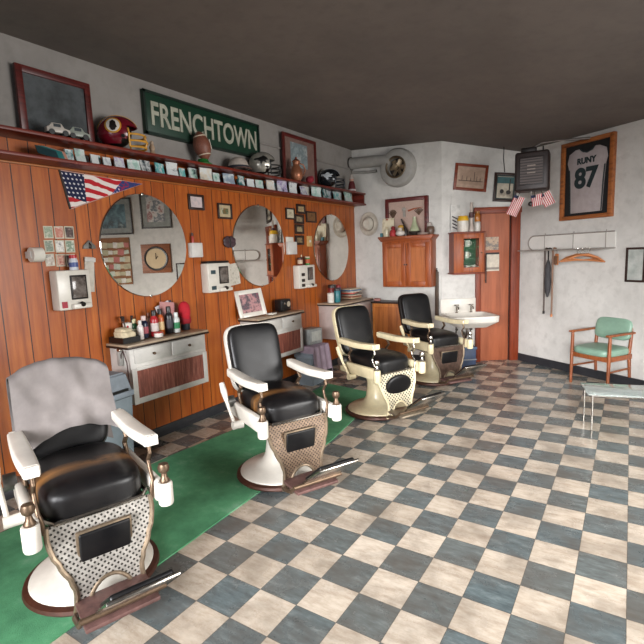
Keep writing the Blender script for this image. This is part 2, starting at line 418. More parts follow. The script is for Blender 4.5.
# the oblique wall with the doorway
dB = WB.r; D0, D1, DH = .575, 1.155, 2.235
def wb(a): p = WB.pt(a, 0); return (p.x, p.y)
wallmesh('wall_oblique', wb(0), wb(D0), 0, 3.30, 3.2, PLASTER, out=-WB.n.xy)
wallmesh('wall_oblique', wb(D0), wb(LB), DH, 3.2, 3.12, PLASTER, out=-WB.n.xy)
wallmesh('wall_right', (BX, BY), (c1.x, c1.y), 0, 3.14, 3.14, PLASTER, out=-WC.n.xy)
# street side with the shop windows (behind and to the right of the camera)
def holed(name, p0, p1, win, m, h=3.3):
    p0, p1 = Vector(p0), Vector(p1); d = (p1-p0).normalized(); n = Vector((-d.y, d.x)); L = (p1-p0).length; b = MB()
    a0, a1, z0, z1 = win
    M4 = Matrix(((d.x, n.x, 0, p0.x), (d.y, n.y, 0, p0.y), (0, 0, 1, 0), (0, 0, 0, 1)))
    for x0, x1, y0, y1 in ((0, a0, 0, h), (a1, L, 0, h), (a0, a1, 0, z0), (a0, a1, z1, h)):
        b.box(((x0+x1)/2, .06, (y0+y1)/2), (x1-x0, .12, y1-y0), M4)
    w = S(b.build(name, m, smooth=False))
    return M4
M4 = holed('wall_front', (XR, YF), (XW, YF), (1.0, 5.4, .75, 2.75), PLASTER)
M5 = holed('wall_street', (XR, c1.y), (XR, YF), (.3, 3.0, .7, 2.7), PLASTER)
def winframe(name, Mx, a0, a1, z0, z1):
    b = MB()
    for x in (a0+.03, a1-.03, (a0+a1)/2): b.box((x, .06, (z0+z1)/2), (.06, .08, z1-z0), Mx)
    for z in (z0+.03, z1-.03): b.box(((a0+a1)/2, .06, z), (a1-a0, .08, .06), Mx)
    o = S(b.build(name, CASING, smooth=False))
winframe('window_1', M4, 1.0, 5.4, .75, 2.75); winframe('window_2', M5, .3, 3.0, .7, 2.7)
# ceiling
t = bmesh.new(); zz = [3.36, 3.30, 3.14, 3.10, 3.28, 3.36]
cp = [(XW-.1, YF-.1, 3.36), (XR+.1, YF-.1, 3.30), (XR+.1, c1.y+.1, 3.10), (c1.x, c1.y, 3.06), (BX, BY, 3.085), (KX, KY, 3.265), (XW-.1, KY, 3.352)]
ctr = t.verts.new((-.6, 3.2, 3.31)); cv = [t.verts.new(p) for p in cp]
for i in range(len(cv)): t.faces.new((ctr, cv[i], cv[(i+1) % len(cv)]))
bmesh.ops.subdivide_edges(t, edges=list(t.edges), cuts=5, use_grid_fill=True)
for _ in range(3): bmesh.ops.smooth_vert(t, verts=[v for v in t.verts if not v.is_boundary], factor=.5, use_axis_z=True)
bmesh.ops.recalc_face_normals(t, faces=t.faces); r = bmesh.ops.solidify(t, geom=list(t.faces), thickness=-.1)
b = MB(); b.add(t); S(b.build('ceiling', CEIL, ang=60))
# pine panelling sheet up to the shelf
b = MB(); b.box(((XW+XP)/2, (YF+KY)/2, (.1+2.64)/2), (XP-XW, KY-YF-.004, 2.54)); S(b.build('trim_1', PANEL, smooth=False))
# baseboards
SKIRT = plain('#2b2c30', .45, var=.3)
b = MB(); b.box((XW+.014, (YF+KY)/2, .052), (.028, KY-YF-.01, .104), bev=.004); S(b.build('baseboard_left', SKIRT))
b = MB(); b.box(((XW+KX)/2+.01, KY-.01, .05), (KX-XW-.02, .02, .1)); S(b.build('baseboard_back', SKIRT))
def base_on(W, a0, a1, name):
    M = Matrix.Rotation(W.ang, 4, 'Z'); M.translation = W.o
    b = MB(); b.box(((a0+a1)/2, -.009, .055), (a1-a0, .018, .11), M); S(b.build(name, SKIRT))
base_on(WB, .02, D0-.06, 'baseboard_oblique'); base_on(WC, .0, 5.35, 'baseboard_right')
# pipe conduit on the plaster above the shelf
for k, (p, q) in enumerate((((255, 142), (283, 149)), ((316, 160), (352, 170)))):
    a, z = WP.px(*p); a2, z2 = WP.px(*q); b = MB(); b.cyl(WP.pt(a, (z+z2)/2, .012), WP.pt(a2, (z+z2)/2, .012), .012); S(b.build('trim_2', SHADED))

# doorway
dr = S(T('door_1', 'wooden door', 'door', WB.pt(0, 0), WB.ang)); del dr['label'], dr['category']
b = MB(); w = .085
b.box((D0-.03, -.012, DH/2), (.075, .05, DH), bev=.004); S(b.build('casing', CASING, dr))
b = MB(); b.box((D1-.045, -.012, DH/2), (.13, .05, DH), bev=.004); S(b.build('casing', CASING, dr))
b = MB(); b.box(((D0+D1)/2-.02, -.014, DH+.03), (D1-D0+.16, .054, .09), bev=.004); S(b.build('casing', CASINGX, dr))
b = MB(); b.box(((D0+D1)/2-.04, .05, DH/2), (D1-D0-.09, .04, DH)); S(b.build('door_panel', DOORW, dr))
b = MB(); b.box((D1-.112, .03, DH/2), (.012, .03, DH)); S(b.build('door_stop', DARKFR, dr))

# ================================================================== shelf along the panelled wall
EDG = .235
sh = T('wall_shelf', 'long dark red double shelf running along the top of the panelling', 'shelf', (XP, 2.5, 2.475), PI/2)
Y0, Y1 = YF+.05, 6.97
lx0, lx1 = Y0-2.5, Y1-2.5; cx, ll = (lx0+lx1)/2, lx1-lx0
b = MB(); b.box((cx, -EDG/2, .0), (ll, EDG, .02)); b.build('ledge', REDWOODX, sh)
b = MB(); b.box((cx, -EDG+.006, .0), (ll, .018, .026), bev=.004); b.build('ledge_lip', REDWOODX, sh)
b = MB(); b.box((cx, -.012, -.018), (ll, .024, .016), bev=.004); b.build('ledge_bead', wood('#a9672f', '#7a3c18', .4, 0), sh)
b = MB(); b.box((cx, -.115, .165), (ll, .23, .026), bev=.004); b.build('top_board', REDWOODX, sh)
for yy in (Y0+.02, Y1-.012):
    b = MB(); b.box((yy-2.5, -EDG/2+.01, .081), (.022, EDG-.04, .142)); b.build('end_panel', REDWOOD, sh)
ZL = 2.473; ZT = 2.475+.165+.0135; XLEDGE = XP+EDG-.06

# ---------------- pennant, photos and small wall things
a0, z0 = WL.px(59, 170); a1, z1 = WL.px(70, 209); a2, z2 = WL.px(142, 184)
pn = TW(WL, a0, (z0+z1)/2, 'pennant', 'triangular stars and stripes pennant pinned to the panelling below the shelf', 'pennant')
poly = [(0, z0-(z0+z1)/2), (a1-a0, z1-(z0+z1)/2), (a2-a0, z2-(z0+z1)/2)]
b = MB(); b.prism(poly, .006); b.build('felt', FLAG, pn, smooth=False)
b = MB(); b.tube([(poly[1][0], -.005, poly[1][1]), (poly[2][0], -.005, poly[2][1]), (poly[0][0], -.005, poly[0][1])], .005, 6); b.build('binding', plain('#c9a296', .8), pn)
b = MB(); b.tube([(poly[0][0], -.005, poly[0][1]), (poly[1][0], -.005, poly[1][1])], .009, 6); b.build('binding', plain('#3a3230', .8, var=.3), pn)

def picture(W, r, name, label, cat='picture', fr=DARKFR, fw=.02, mat=None, mw=0, prt=None, group=None, roll=0, th=.022, off=0):
    a, z, w, h = r
    o = TW(W, a, z, name, label, cat, group, off, roll)
    b = MB()
    for sx in (-1, 1): b.box((sx*(w-fw)/2, -th/2, 0), (fw, th, h), bev=min(.004, fw*.2))
    for sz in (-1, 1): b.box((0, -th/2, sz*(h-fw)/2), (w-2*fw+.002, th, fw), bev=min(.004, fw*.2))
    b.build('frame', fr, o)
    w2, h2 = w-2*fw+.004, h-2*fw+.004
    if mat:
        b = MB(); b.box((0, -th*.25, 0), (w2, th*.3, h2)); b.build('mat', mat, o, smooth=False); w2 -= 2*mw; h2 -= 2*mw
    b = MB(); b.box((0, -th*.3, 0), (w2, th*.36, h2)); b.build('print', prt or PAPER, o, smooth=False)
    return o
def rough_print(o, fn):                              # small raised shapes inside a print
    for nm, m, bb in fn: bb.build(nm, m, o)

k = 0
desc = [['pale portrait of a person against green', 'smiling pink portrait', 'dark-haired portrait in a dark suit'],
        ['grey-green portrait', 'figure in white on black', 'pale card with green print'],
        ['dark-haired head on white', 'red-shirted portrait', 'dark blue portrait behind the aerosol can']]
cols = [[['#b9c4b0', '#7c8a74', '#d9d6c4'], ['#caa090', '#b0644f', '#e0d0c4'], ['#1d1a1c', '#4a3430', '#b3a195']],
        [['#9aa79a', '#6c7767', '#ded9c9'], ['#15161b', '#e2ddd6', '#b8b6b2'], ['#d2d4c8', '#607a62', '#e9e6da']],
        [['#1b1816', '#d5d0c6', '#8d6f5c'], ['#8d2018', '#cfa590', '#451612'], ['#272a3b', '#564b50', '#b5a296']]]
for i in range(3):
    for j in range(3):
        x0 = 43.5 + j*10.2 + i*.8 + (.5 if j else 0); y0 = 226.4 + i*13.9 - (0 if j else .3)
        r = WL.rect(x0, y0, x0+9.2, y0+12.2)
        o = TW(WL, r[0], r[1], 'snapshot', desc[i][j] + ', pinned in the block of nine snapshots', 'photo', 'block of nine snapshots on the panelling', roll=rad(random.uniform(-2, 2)))
        b = MB(); b.box((0, -.002, 0), (r[2], .004, r[3])); b.build('border', plain('#c4c0aa', .5), o, smooth=False)
        b = MB(); b.box((0, -.004, 0), (r[2]*.82, .003, r[3]*.84)); b.build('print', art(cols[i][j], 22, i*3+j), o, smooth=False)
r = WL.rect(25, 247, 39, 263)
o = TW(WL, r[0], r[1], 'paper_towel_holder', 'white paper roll holder on the panelling left of the snapshots', 'holder')
b = MB(); b.cyl((-r[2]/2+.01, -.06, 0), (r[2]/2-.01, -.06, 0), r[3]*.45, seg=24); b.build('paper_roll', PAPER, o)
for sx in (-1, 1):
    b = MB(); b.box((sx*(r[2]/2-.004), -.04, 0), (.008, .08, .05), bev=.002); b.build('bracket', PWHITE, o)
r = WL.rect(82, 240, 95, 251)
o = TW(WL, r[0], r[1], 'wall_hook', 'small grey triangular hook plate above the hanging paper strip', 'hook')
b = MB(); b.prism([(-r[2]/2, -r[3]*.3), (r[2]/2, -r[3]*.3), (r[2]*.45, 0), (0, r[3]/2), (-r[2]*.45, 0)], .015, bev=.002); b.build('plate', plain('#6a6660', .5), o)
b = MB(); b.tube([(0, -.012, .02), (0, -.035, .0), (0, -.03, -.025), (0, -.015, -.02)], .006, 8); b.build('prong', DARKM, o)
r = WL.rect(83, 257, 95, 292)
o = TW(WL, r[0], r[1], 'paper_strip', 'white neck-strip paper hanging beside the leftmost steel-white dispenser', 'paper', roll=rad(5))
b = MB(); b.box((0, -.005, 0), (r[2]*.8, .010, r[3]), bev=.002); b.build('sheet', plain('#cfc8bd', .8), o)
b = MB(); b.box((0, -.013, r[3]*.42), (r[2]*.9, .02, r[3]*.12), bev=.003); b.build('clip', PWHITE, o)

def dispenser(r, name, label, kind):
    a, z, w, h = r; o = TW(WL, a, z, name, label, 'dispenser', 'lather dispensers on the panelling'); d = .11
    b = MB(); b.box((0, -d/2, 0), (w, d, h), bev=.012); b.build('housing', WHITE, o)
    wx, wz, ww, wh = {0: (.12, .06, .50, .62), 1: (.18, .08, .42, .60), 2: (.18, .12, .34, .55)}[kind]
    b = MB(); b.box((wx*w, -d-.001, wz*h), (ww*w, .012, wh*h), bev=.004); b.build('bezel', DARKM, o)
    b = MB(); b.box((wx*w, -d-.006, wz*h), (ww*w*.82, .008, wh*h*.86), bev=.002)
    b.build('window', art(['#3a322e', '#6f6660', '#221d1a'], 9, kind, .12), o)
    b = MB(); b.box((wx*w, -d-.012, -h*.42), (w*.55, .05, h*.12), bev=.006); b.build('spout_tray', WHITE, o)
    b = MB(); b.cyl((wx*w, -d-.02, -h*.36), (wx*w, -d-.045, -h*.38), .018); b.build('spout', DARKM, o)
    if kind == 0:
        b = MB(); b.box((-.35*w, -d-.001, -.36*h), (.16*w, .004, .16*h)); b.build('sticker', plain('#a01f33', .5), o)
    else:
        for zz_ in ((.2, .0), (-.34, .0)) if kind == 1 else ((.1, 0), (-.15, 0), (-.36, 0)):
            b = MB(); b.box((-.28*w, -d-.001, zz_[0]*h), (.2*w, .004, .13*h)); b.build('sticker', plain('#2c4046' if kind == 1 else '#241e1c', .5), o)
    return o, w, h, d
R1 = WL.rect(56.5, 270, 90, 309.5, .09)
o, w, h, d = dispenser(R1, 'lather_dispenser', 'large white dispenser with dark window below the nine snapshots', 0)
R2 = WL.rect(207, 263, 229.5, 292, .09)
o, w, h, d = dispenser(R2, 'lather_dispenser', 'white dispenser with black lid between the left and middle mirrors', 1)
b = MB(); b.box((0, -d/2, h/2+.012), (w*.96, d*.9, .024), bev=.008); b.build('lid', BLACK, o)
R3 = WL.rect(298.5, 265, 314, 288, .09)
o, w, h, d = dispenser(R3, 'lather_dispenser', 'white dispenser carrying two jars between middle and far mirrors', 2)

def lathe_thing(loc, prof, parts, name, label, cat, group=None, seg=20):
    o = T(name, label, cat, loc, group=group)
    for nm, m, pr in parts:
        b = MB(); b.lathe(pr, seg); b.build(nm, m, o)
    return o
def bottle(loc, h, r, body, cap, name, label, cat='bottle', group=None, neck=.45, capf=.22, band=None):
    nk = r*neck; hb = h*(1-capf)
    o = T(name, label, cat, loc, group=group)
    b = MB(); b.lathe([(0, 0), (r*.92, 0), (r, r*.12), (r, hb*.8), (r*.9, hb*.87), (nk, hb*.97), (nk, hb), (0, hb)], 20); b.build('body', body, o)
    b = MB(); b.lathe([(0, hb*.985), (nk*1.1, hb*.985), (nk*1.1, h*.97), (nk*.95, h), (0, h)], 20); b.build('cap', cap, o)
    if band:
        b = MB(); b.lathe([(r*1.012, hb*.25), (r*1.02, hb*.27), (r*1.02, hb*.62), (r*1.012, hb*.64)], 20); b.build('paper_label', band, o)
    return o
def can(loc, h, r, body, lid, name, label, cat='jar', group=None, band=None, lf=.82):
    o = T(name, label, cat, loc, group=group)
    b = MB(); b.lathe([(0, 0), (r*.95, 0), (r, h*.03), (r, h*(lf-.02)), (r*.9, h*(lf+.02)), (0, h*(lf+.02))], 20); b.build('body', body, o)
    b = MB(); b.lathe([(0, h*lf), (r*1.03, h*lf), (r*1.05, h*(lf+.03)), (r*(1 if lf > .8 else .8), h*.97), (r*.93, h), (0, h)], 20); b.build('lid', lid, o)
    if band:
        b = MB(); b.lathe([(r*1.01, h*.2), (r*1.02, h*.22), (r*1.02, h*.65), (r*1.01, h*.67)], 20); b.build('paper_label', band, o)
    return o
def on_top(W, R, frac, off): return W.pt(R[0]+frac*R[2], R[1]+R[3]/2, off)
p = on_top(WL, R1, .12, .07); bottle(p, .12, .033, plain('#c9ccd2', .35), plain('#b3242e', .4), 'aerosol_can', 'white and blue aerosol can on the large left dispenser', 'can', neck=.8, band=plain('#3d4f86', .4))
p = on_top(WL, R3, -.25, .06); can(p, .105, .036, plain('#6d2a20', .3), plain('#2a1a16', .4), 'jar', 'brown jar on the far dispenser, dark lid', band=plain('#c4ad92', .6))
p = on_top(WL, R3, .22, .06); can(p, .115, .036, plain('#3b7d3e', .3), plain('#c8b8a0', .4), 'jar', 'green jar on the far dispenser, pale lid', band=plain('#b5502c', .6))
p = on_top(WL, R3, -.02, .025); bottle(p, .14, .014, plain('#241d1c', .3), plain('#d2c3a3', .4), 'dropper_bottle', 'thin dark bottle behind the jars on the far dispenser')

FR = plain('#2c201c', .4)
picture(WL, WL.rect(187.5, 194.5, 203, 210), 'certificate', 'small black square frame with pink-white card right of the left mirror', fr=DARKFR, fw=.025, prt=art(['#a9a0a6', '#c9b7b4', '#98989f'], 10, 3))
picture(WL, WL.rect(217, 203.5, 231, 219), 'certificate', 'small square frame with cream mat beside the middle mirror', fr=DARKFR, fw=.02, mat=plain('#b8a684', .7), mw=.035, prt=art(['#d8cdb4', '#4d5a3a', '#b0582c'], 18, 4))
G = 'framed certificates between the middle and far mirrors'
picture(WL, WL.rect(285, 208, 294, 219.5), 'certificate', 'pale square frame nearest the middle mirror in the certificate cluster', fr=DARKFR, fw=.02, mat=plain('#c7bda2', .7), mw=.03, prt=art(['#d5cab0', '#8d846c'], 20, 5), group=G)
picture(WL, WL.rect(295.8, 204.3, 304.5, 214), 'certificate', 'topmost dark frame of the certificate cluster under the shelf', fr=DARKFR, fw=.03, prt=art(['#6b5a42', '#b39c74', '#352a20'], 22, 6), group=G)
picture(WL, WL.rect(294, 214.5, 303, 224), 'certificate', 'dark frame second from top in the stacked certificate column', fr=DARKFR, fw=.03, prt=art(['#42372b', '#9a8a6c', '#2a211a'], 22, 7), group=G)
picture(WL, WL.rect(294.5, 224.5, 303, 234), 'certificate', 'dark frame third from top in the stacked certificate column', fr=DARKFR, fw=.03, prt=art(['#4a3e30', '#a69370', '#2a211a'], 22, 8), group=G)
picture(WL, WL.rect(294.8, 235.5, 303, 245), 'certificate', 'lowest dark frame of the stacked certificate column', fr=DARKFR, fw=.03, prt=art(['#53412d', '#927c5a', '#2a211a'], 22, 9), group=G)
picture(WL, WL.rect(305.5, 211.5, 315.5, 222.5), 'certificate', 'brown plaque frame right of the certificate column', fr=DARKFR, fw=.02, prt=art(['#5d3a22', '#7b5632', '#3f2616'], 20, 10), group=G)
r = WL.rect(306.5, 236, 311.5, 246.5); o = TW(WL, r[0], r[1], 'light_switch', 'slim beige switch plate right of the certificate column', 'switch')
b = MB(); b.box((0, -.006, 0), (r[2], .012, r[3]), bev=.003); b.build('plate', plain('#c7a36a', .4), o); b = MB(); b.box((0, -.016, 0), (r[2]*.2, .02, r[3]*.2), bev=.002); b.build('toggle', PWHITE, o)
r = WL.rect(285.5, 237, 293.5, 255); o = TW(WL, r[0], r[1], 'paper_holder', 'white paper box on the panelling at the edge of the middle mirror', 'holder')
b = MB(); b.box((0, -.03, -.03), (r[2], .06, r[3]*.7), bev=.006); b.build('box', PWHITE, o); b = MB(); b.box((0, -.006, r[3]*.1), (r[2]*.9, .012, r[3]*.8), bev=.002); b.build('sheets', PAPER, o)
r = WL.rect(188, 243, 199, 257.5); o = TW(WL, r[0], r[1], 'cup_holder', 'white box holder with a red-topped tube right of the left mirror', 'holder')
b = MB(); b.box((0, -.03, 0), (r[2], .06, r[3]), bev=.006); b.build('box', PWHITE, o)
o2 = T('styling_tube', 'red and dark tube standing in the white box holder', 'bottle', WL.pt(r[0]-r[2]*.2, r[1]+r[3]/2, .03))
b = MB(); b.lathe([(0, 0), (.014, 0), (.016, .05), (.012, .07), (0, .07)], 14); b.build('tube', plain('#a3321f', .35), o2); b = MB(); b.lathe([(0, .07), (.012, .07), (.011, .1), (0, .1)], 14); b.build('cap', plain('#3a1712', .4), o2)
a, z = WL.px(228.5, 242)
o = TW(WL, a, z, 'butterfly_ornament', 'dark purple ornament on the panelling touching the middle mirror edge', 'ornament')
for k, (sx, sz) in enumerate(((-1, 1), (-1, -1), (1, 1), (1, -1))):
    b = MB(); b.sup((0, 0, 0), (.012, .055, .034), .8, .8, 8, 16, TR(sx*.045, -.018, sz*.025) @ RY(rad(25*sx*sz)) @ RZ(PI/2)); b.build('wing', plain('#453238', .5, var=.4), o)
b = MB(); b.ball((0, -.02, 0), (.014, .014, .06)); b.build('body', DARKM, o)
r = WL.rect(228, 263.5, 239, 285); o = TW(WL, r[0], r[1], 'price_sheet', 'white printed sheet tucked between dispenser and middle mirror', 'paper', roll=rad(-6))
b = MB(); b.box((0, -.004, 0), (r[2], .006, r[3])); b.build('sheet', art(['#c3bcae', '#d8d2c6', '#a09888'], 30, 2), o)

# ---------------- three round mirrors
GM = 'round wall mirrors above the vanities'
for lab, (xc, yc, yt, yb) in (('large round mirror nearest the camera above the bottle-laden vanity', (144, 246, 193, 298)), ('round mirror in the middle of the panelled wall', (258.5, 246, 204.5, 287)), ('farthest round mirror, near the corner of the room', (331, 247.5, 214.5, 280.7))):
    r = WL.rect({144: 101, 258.5: 233.2, 331: 314.4}[xc], yt, {144: 186, 258.5: 284.6, 331: 348.7}[xc], yb, .015)
    z = (WL.px(xc, yt, .015)[1]+WL.px(xc, yb, .015)[1])/2; R = (WL.px(xc, yt, .015)[1]-WL.px(xc, yb, .015)[1])/4 + r[2]/4
    o = TW(WL, r[0], z, 'wall_mirror', lab, 'mirror', GM); Mx = RX(PI/2)
    b = MB(); b.lathe([(0, .0135), (R-.006, .0135)], 72, Mx); b.build('glass', MIRROR, o, smooth=False)
    b = MB(); b.lathe([(R-.006, .0135), (R-.001, .008)], 72, Mx); b.build('bevelled_edge', MIRROR, o)
    b = MB(); b.lathe([(0, .0), (R, 0), (R, .007), (R-.004, .0085), (0, .0085)], 72, Mx); b.build('backing', plain('#7d6a52', .4, .5), o)
    for zz_ in (-1, 1):
        b = MB(); b.box((0, -.008, zz_*(R-.004)), (.022, .016, .024), bev=.003); b.build('clip', CHROME, o)

# ---------------- things on the ledge: a row of cards
CC = [('teal', '#1d6a6a'), ('white', '#ccd0d0'), ('grey-blue', '#8799a8'), ('pale green', '#9dbfb2'), ('lilac', '#a79cba'), ('dark', '#2c3a40'), ('cream', '#c9bda8'), ('turquoise', '#4aa3a2')]
def near(px):
    for x, s in ((60, 'above the pennant hoist'), (100, 'left of the burgundy helmet'), (142, 'under the burgundy helmet'), (176, 'right of the burgundy helmet'), (200, 'left of the football'), (222, 'under the football'), (250, 'under the white cap'), (280, 'under the silver helmet'), (316, 'under the copper pitcher'), (346, 'under the dark helmet'), (400, 'at the corner end of the ledge')):
        if px < x: return s
px = 67.0; n = 0; seq = [0, 5, 3, 2, 1, 7, 1, 6, 4, 2, 3, 1, 5, 0, 7, 3, 1, 2, 7, 5, 3, 1, 6, 0, 3, 5, 2, 4, 0, 7, 1, 4, 3, 2, 6, 1, 4, 0, 1, 2, 4, 6, 3, 1, 0, 2, 7, 1, 3, 0]
WLE = Wall((XLEDGE, 0), PI/2)
words = 'first second third fourth fifth sixth seventh eighth ninth tenth eleventh twelfth thirteenth fourteenth fifteenth sixteenth seventeenth eighteenth nineteenth twentieth'.split()
def ordn(i):
    if i < 20: return words[i]
    t_, u_ = divmod(i+1, 10); base = {2: 'twenty', 3: 'thirty', 4: 'forty', 5: 'fifty'}[t_]
    return (base[:-1]+'ieth') if u_ == 0 else base+'-'+words[u_-1]
while px < 362 and n < 50:
    cn, ch = CC[seq[n]]; hp = random.uniform(11, 17)*(.72 + .28*(1-px/366)); wp = random.uniform(7, 12)*(1 - .25*px/366)
    a0_ = WLE.px(px, 160)[0]; a1_ = WLE.px(px+wp, 160)[0]
    p0 = WLE.pt((a0_+a1_)/2, ZL+.012); w = a1_-a0_; h = hp/scale_at(p0)
    o = T('greeting_card', f'{cn} card {near(px)}, {ordn(n)} from the left ledge end', 'card', p0 + Vector((-.075 if n % 2 else .0, 0, 0)), group='cards lined up along the ledge')
    o.rotation_euler = (0, 0, PI/2 + rad(random.uniform(-14, 14)))
    lean = rad(random.uniform(8, 20)); Mx = RX(-lean)
    b = MB(); b.box((0, 0, h/2), (w, .004, h), Mx); b.box((0, .02, h*.46), (w, .003, h*.96), Mx @ RX(rad(16)))
    b.build('folded_card', art([ch, '#c8cccb', ch, ['#26383e', '#d5d2cc', '#8d8f98', '#2f7577'][n % 4]], 13, n), o, smooth=False)
    px += wp*.72; n += 1
# stack of folded caps / leaflets at the left end
px0 = at_z(50, 153, ZL+.02)
o = T('leaflet_stack', 'fanned teal and pink leaflets lying at the left end of the ledge', 'leaflets', WLE.pt(WLE.px(48, 152)[0], ZL+.012, .0), PI/2)
for k in range(4):
    b = MB(); b.box((.01, .0, .045), (.15, .004, .08), TR(-.04+.03*k, .012*k-.06, .006+.004*k) @ RY(rad(8)) @ RX(rad(-38)))
    b.build('leaflet', plain(['#223f44', '#2b7a7a', '#397f80', '#c58f7c'][k], .6), o, smooth=False)

# ---------------- things on the upper shelf
WT = Wall((XP+.15, 0), PI/2); WTB = Wall((XP+.06, 0), PI/2)
def top_at(px, off=.14):
    Wt = Wall((XP+off, 0), PI/2); return Wt.pt(Wt.px(px, 160)[0], ZT)
def ell_pt(a, d): d = Vector(d).normalized(); return Vector((d.x*a[0], d.y*a[1], d.z*a[2]))
def helmet(loc, rotz, sc, shell, maskm, name, label, emblem, stripe=None):
    o = T(name, label, 'helmet', loc, rotz, 'football helmets on the top shelf'); o.scale = (sc,)*3
    A = (.145, .115, .125); t = bmesh.new(); bmesh.ops.create_uvsphere(t, u_segments=40, v_segments=28, radius=1)
    kill = []
    for f in t.faces:
        c = f.calc_center_median()
        if c.z < -.72 or (c.x > .42 and c.z < .30) or (c.x > .12 and c.z < -.45): kill.append(f)
    bmesh.ops.delete(t, geom=kill, context='FACES')
    for v in t.verts:
        q = v.co; v.co = Vector((q.x*A[0]*(1+.06*(q.z < 0 and q.x < 0)), q.y*A[1], q.z*A[2]))
    bmesh.ops.solidify(t, geom=list(t.faces), thickness=.008)
    b = MB(); b.add(t, TR(0, 0, .095)); b.build('shell', shell, o, ang=60)
    t = bmesh.new(); bmesh.ops.create_uvsphere(t, u_segments=24, v_segments=16, radius=1); bmesh.ops.scale(t, vec=(.105, .10, .105), verts=t.verts)
    b = MB(); b.add(t, TR(-.012, 0, .10)); b.build('padding', DARKM, o)
    b = MB(); cz = .095
    for zz_, r_, w_ in ((.075, .19, .105), (.03, .20, .100), (-.01, .19, .085)):
        b.tube([(.075 + (r_-.075)*math.cos(th)**.8 if abs(th) < PI/2-.01 else .075, w_*math.sin(th), zz_) for th in [(-PI/2+PI*k/14) for k in range(15)]], .0075, 8)
    for yy in (-.03, .03): b.tube([(.175, yy, .08), (.195, yy*.95, .03), (.18, yy*.9, -.012)], .0065, 8)
    for yy in (-1, 1): b.tube([(.07, yy*.105, .115), (.075, yy*.106, .075), (.075, yy*.1, .03), (.075, yy*.086, -.01)], .0065, 8)
    b.build('face_mask', maskm, o)
    for sy in (-1, 1):
        b = MB(); b.cyl((.035, sy*.108, .055), (.035, sy*.119, .055), .013); b.build('ear_hole', BLACK, o)
        for nm, m, pts, lift in emblem:
            t = bmesh.new(); vs = []
            n3 = len(pts)
            cen = Vector((sum(p_[0] for p_ in pts)/n3, 0, sum(p_[1] for p_ in pts)/n3))
            def cap(x, z, l):
                y = math.sqrt(max(.02, 1-(x/A[0])**2-(z/A[2])**2))*A[1]; v = Vector((x, y, z)); return Vector((v.x, (v.y+l)*sy, v.z+.095))
            cvt = t.verts.new(cap(cen.x, cen.z, lift)); ring1 = [t.verts.new(cap(cen.x+(x-cen.x)*.5, cen.z+(z-cen.z)*.5, lift)) for x, z in pts]; ring2 = [t.verts.new(cap(x, z, lift)) for x, z in pts]; ring3 = [t.verts.new(cap(x, z, -.004)) for x, z in pts]
            for i in range(n3):
                j = (i+1) % n3; t.faces.new((cvt, ring1[i], ring1[j])); t.faces.new((ring1[i], ring2[i], ring2[j], ring1[j])); t.faces.new((ring2[i], ring3[i], ring3[j], ring2[j]))
            b = MB(); b.add(t); b.build(nm, m, o)
    if stripe:
        b = MB(); b.grid(lambda u, v: Vector((A[0]*1.012*math.cos(rad(25+145*u)), (v-.5)*.034, .095+A[2]*1.02*math.sin(rad(25+145*u)))), 24, 3, .003); b.build('stripe', stripe, o)
    return o
circ = lambda cx_, cz_, r_: [(cx_+r_*math.cos(2*PI*k/20), cz_+r_*math.sin(2*PI*k/20)) for k in range(20)]
head = [(-.055, .02), (-.05, .06), (-.03, .075), (-.012, .06), (-.008, .035), (-.002, .02), (-.012, .012), (-.015, .0), (-.035, -.005), (-.045, .0)]
burg = plain('#6a1220', .18, var=.2); goldm = plain('#c98f2c', .35)
HFACE = rad(28)
helmet(top_at(121, .15) + Vector((0, 0, .02)), rad(52), 1.12, burg, goldm, 'football_helmet', 'burgundy football helmet with gold face mask on the top shelf', [('emblem', goldm, circ(-.03, .035, .058), .003), ('emblem', plain('#d9d2c8', .4), circ(-.03, .035, .047), .005), ('emblem', plain('#17120f', .5), head, .007)], plain('#c98f2c', .3))
helmet(top_at(262, .15) + Vector((0, 0, .02)), rad(48), 1.1, plain('#a8a49a', .22, .5, var=.2), BLACK, 'football_helmet', 'silver football helmet with black face mask beside the white cap', [('emblem', BLACK, [(-.09, .045), (-.05, .05), (.0, .075), (.03, .06), (.05, .03), (.02, .025), (.03, .0), (-.01, .015), (-.03, -.02), (-.04, .015), (-.1, .03)], .004)], BLACK)
helmet(top_at(329, .15) + Vector((0, 0, .02)), rad(30), 1.1, plain('#1d2024', .2, .2), plain('#30343a', .35, .5), 'football_helmet', 'dark football helmet with pale striped emblem near the corner', [('emblem', plain('#b9bfc2', .4), [(-.1, .05), (-.02, .07), (.05, .04), (.02, .025), (.035, .01), (-.01, .01), (-.03, -.02), (-.06, .01), (-.11, .03)], .004)], plain('#8f9498', .3))
# football on green stand
p = top_at(203, .13)
o = T('football', 'brown leather football standing upright on a small green stand', 'football', p + Vector((0, 0, .035)), rad(40))
Mx = TR(0, 0, .15) @ RY(rad(-12))
b = MB(); b.lathe([(0.0, -.15), (.03, -.132), (.06, -.095), (.082, -.04), (.088, 0), (.082, .04), (.06, .095), (.03, .132), (0, .15)], 28, Mx); b.build('ball', plain('#7b4a39', .5, var=.3, scale=60, bump=.2), o)
b = MB()
for k in range(6): b.box((.086, 0, -.04+.016*k), (.008, .026, .005), Mx)
b.box((.088, 0, 0), (.005, .006, .10), Mx); b.build('laces', PAPER, o)
b = MB()
for zz_ in (-.09, .09): b.lathe([(.0635, zz_-.006), (.0655, zz_), (.0635, zz_+.006)], 28, Mx)
b.build('stripe', plain('#c4b39c', .6), o)
o = T('ball_stand', 'small green ring stand under the football', 'stand', p, rad(40))
b = MB(); b.lathe([(.045, 0), (.085, 0), (.09, .012), (.06, .03), (.05, .055), (.043, .055), (.045, .03)], 24); b.build('ring', plain('#1f6a2c', .4), o)
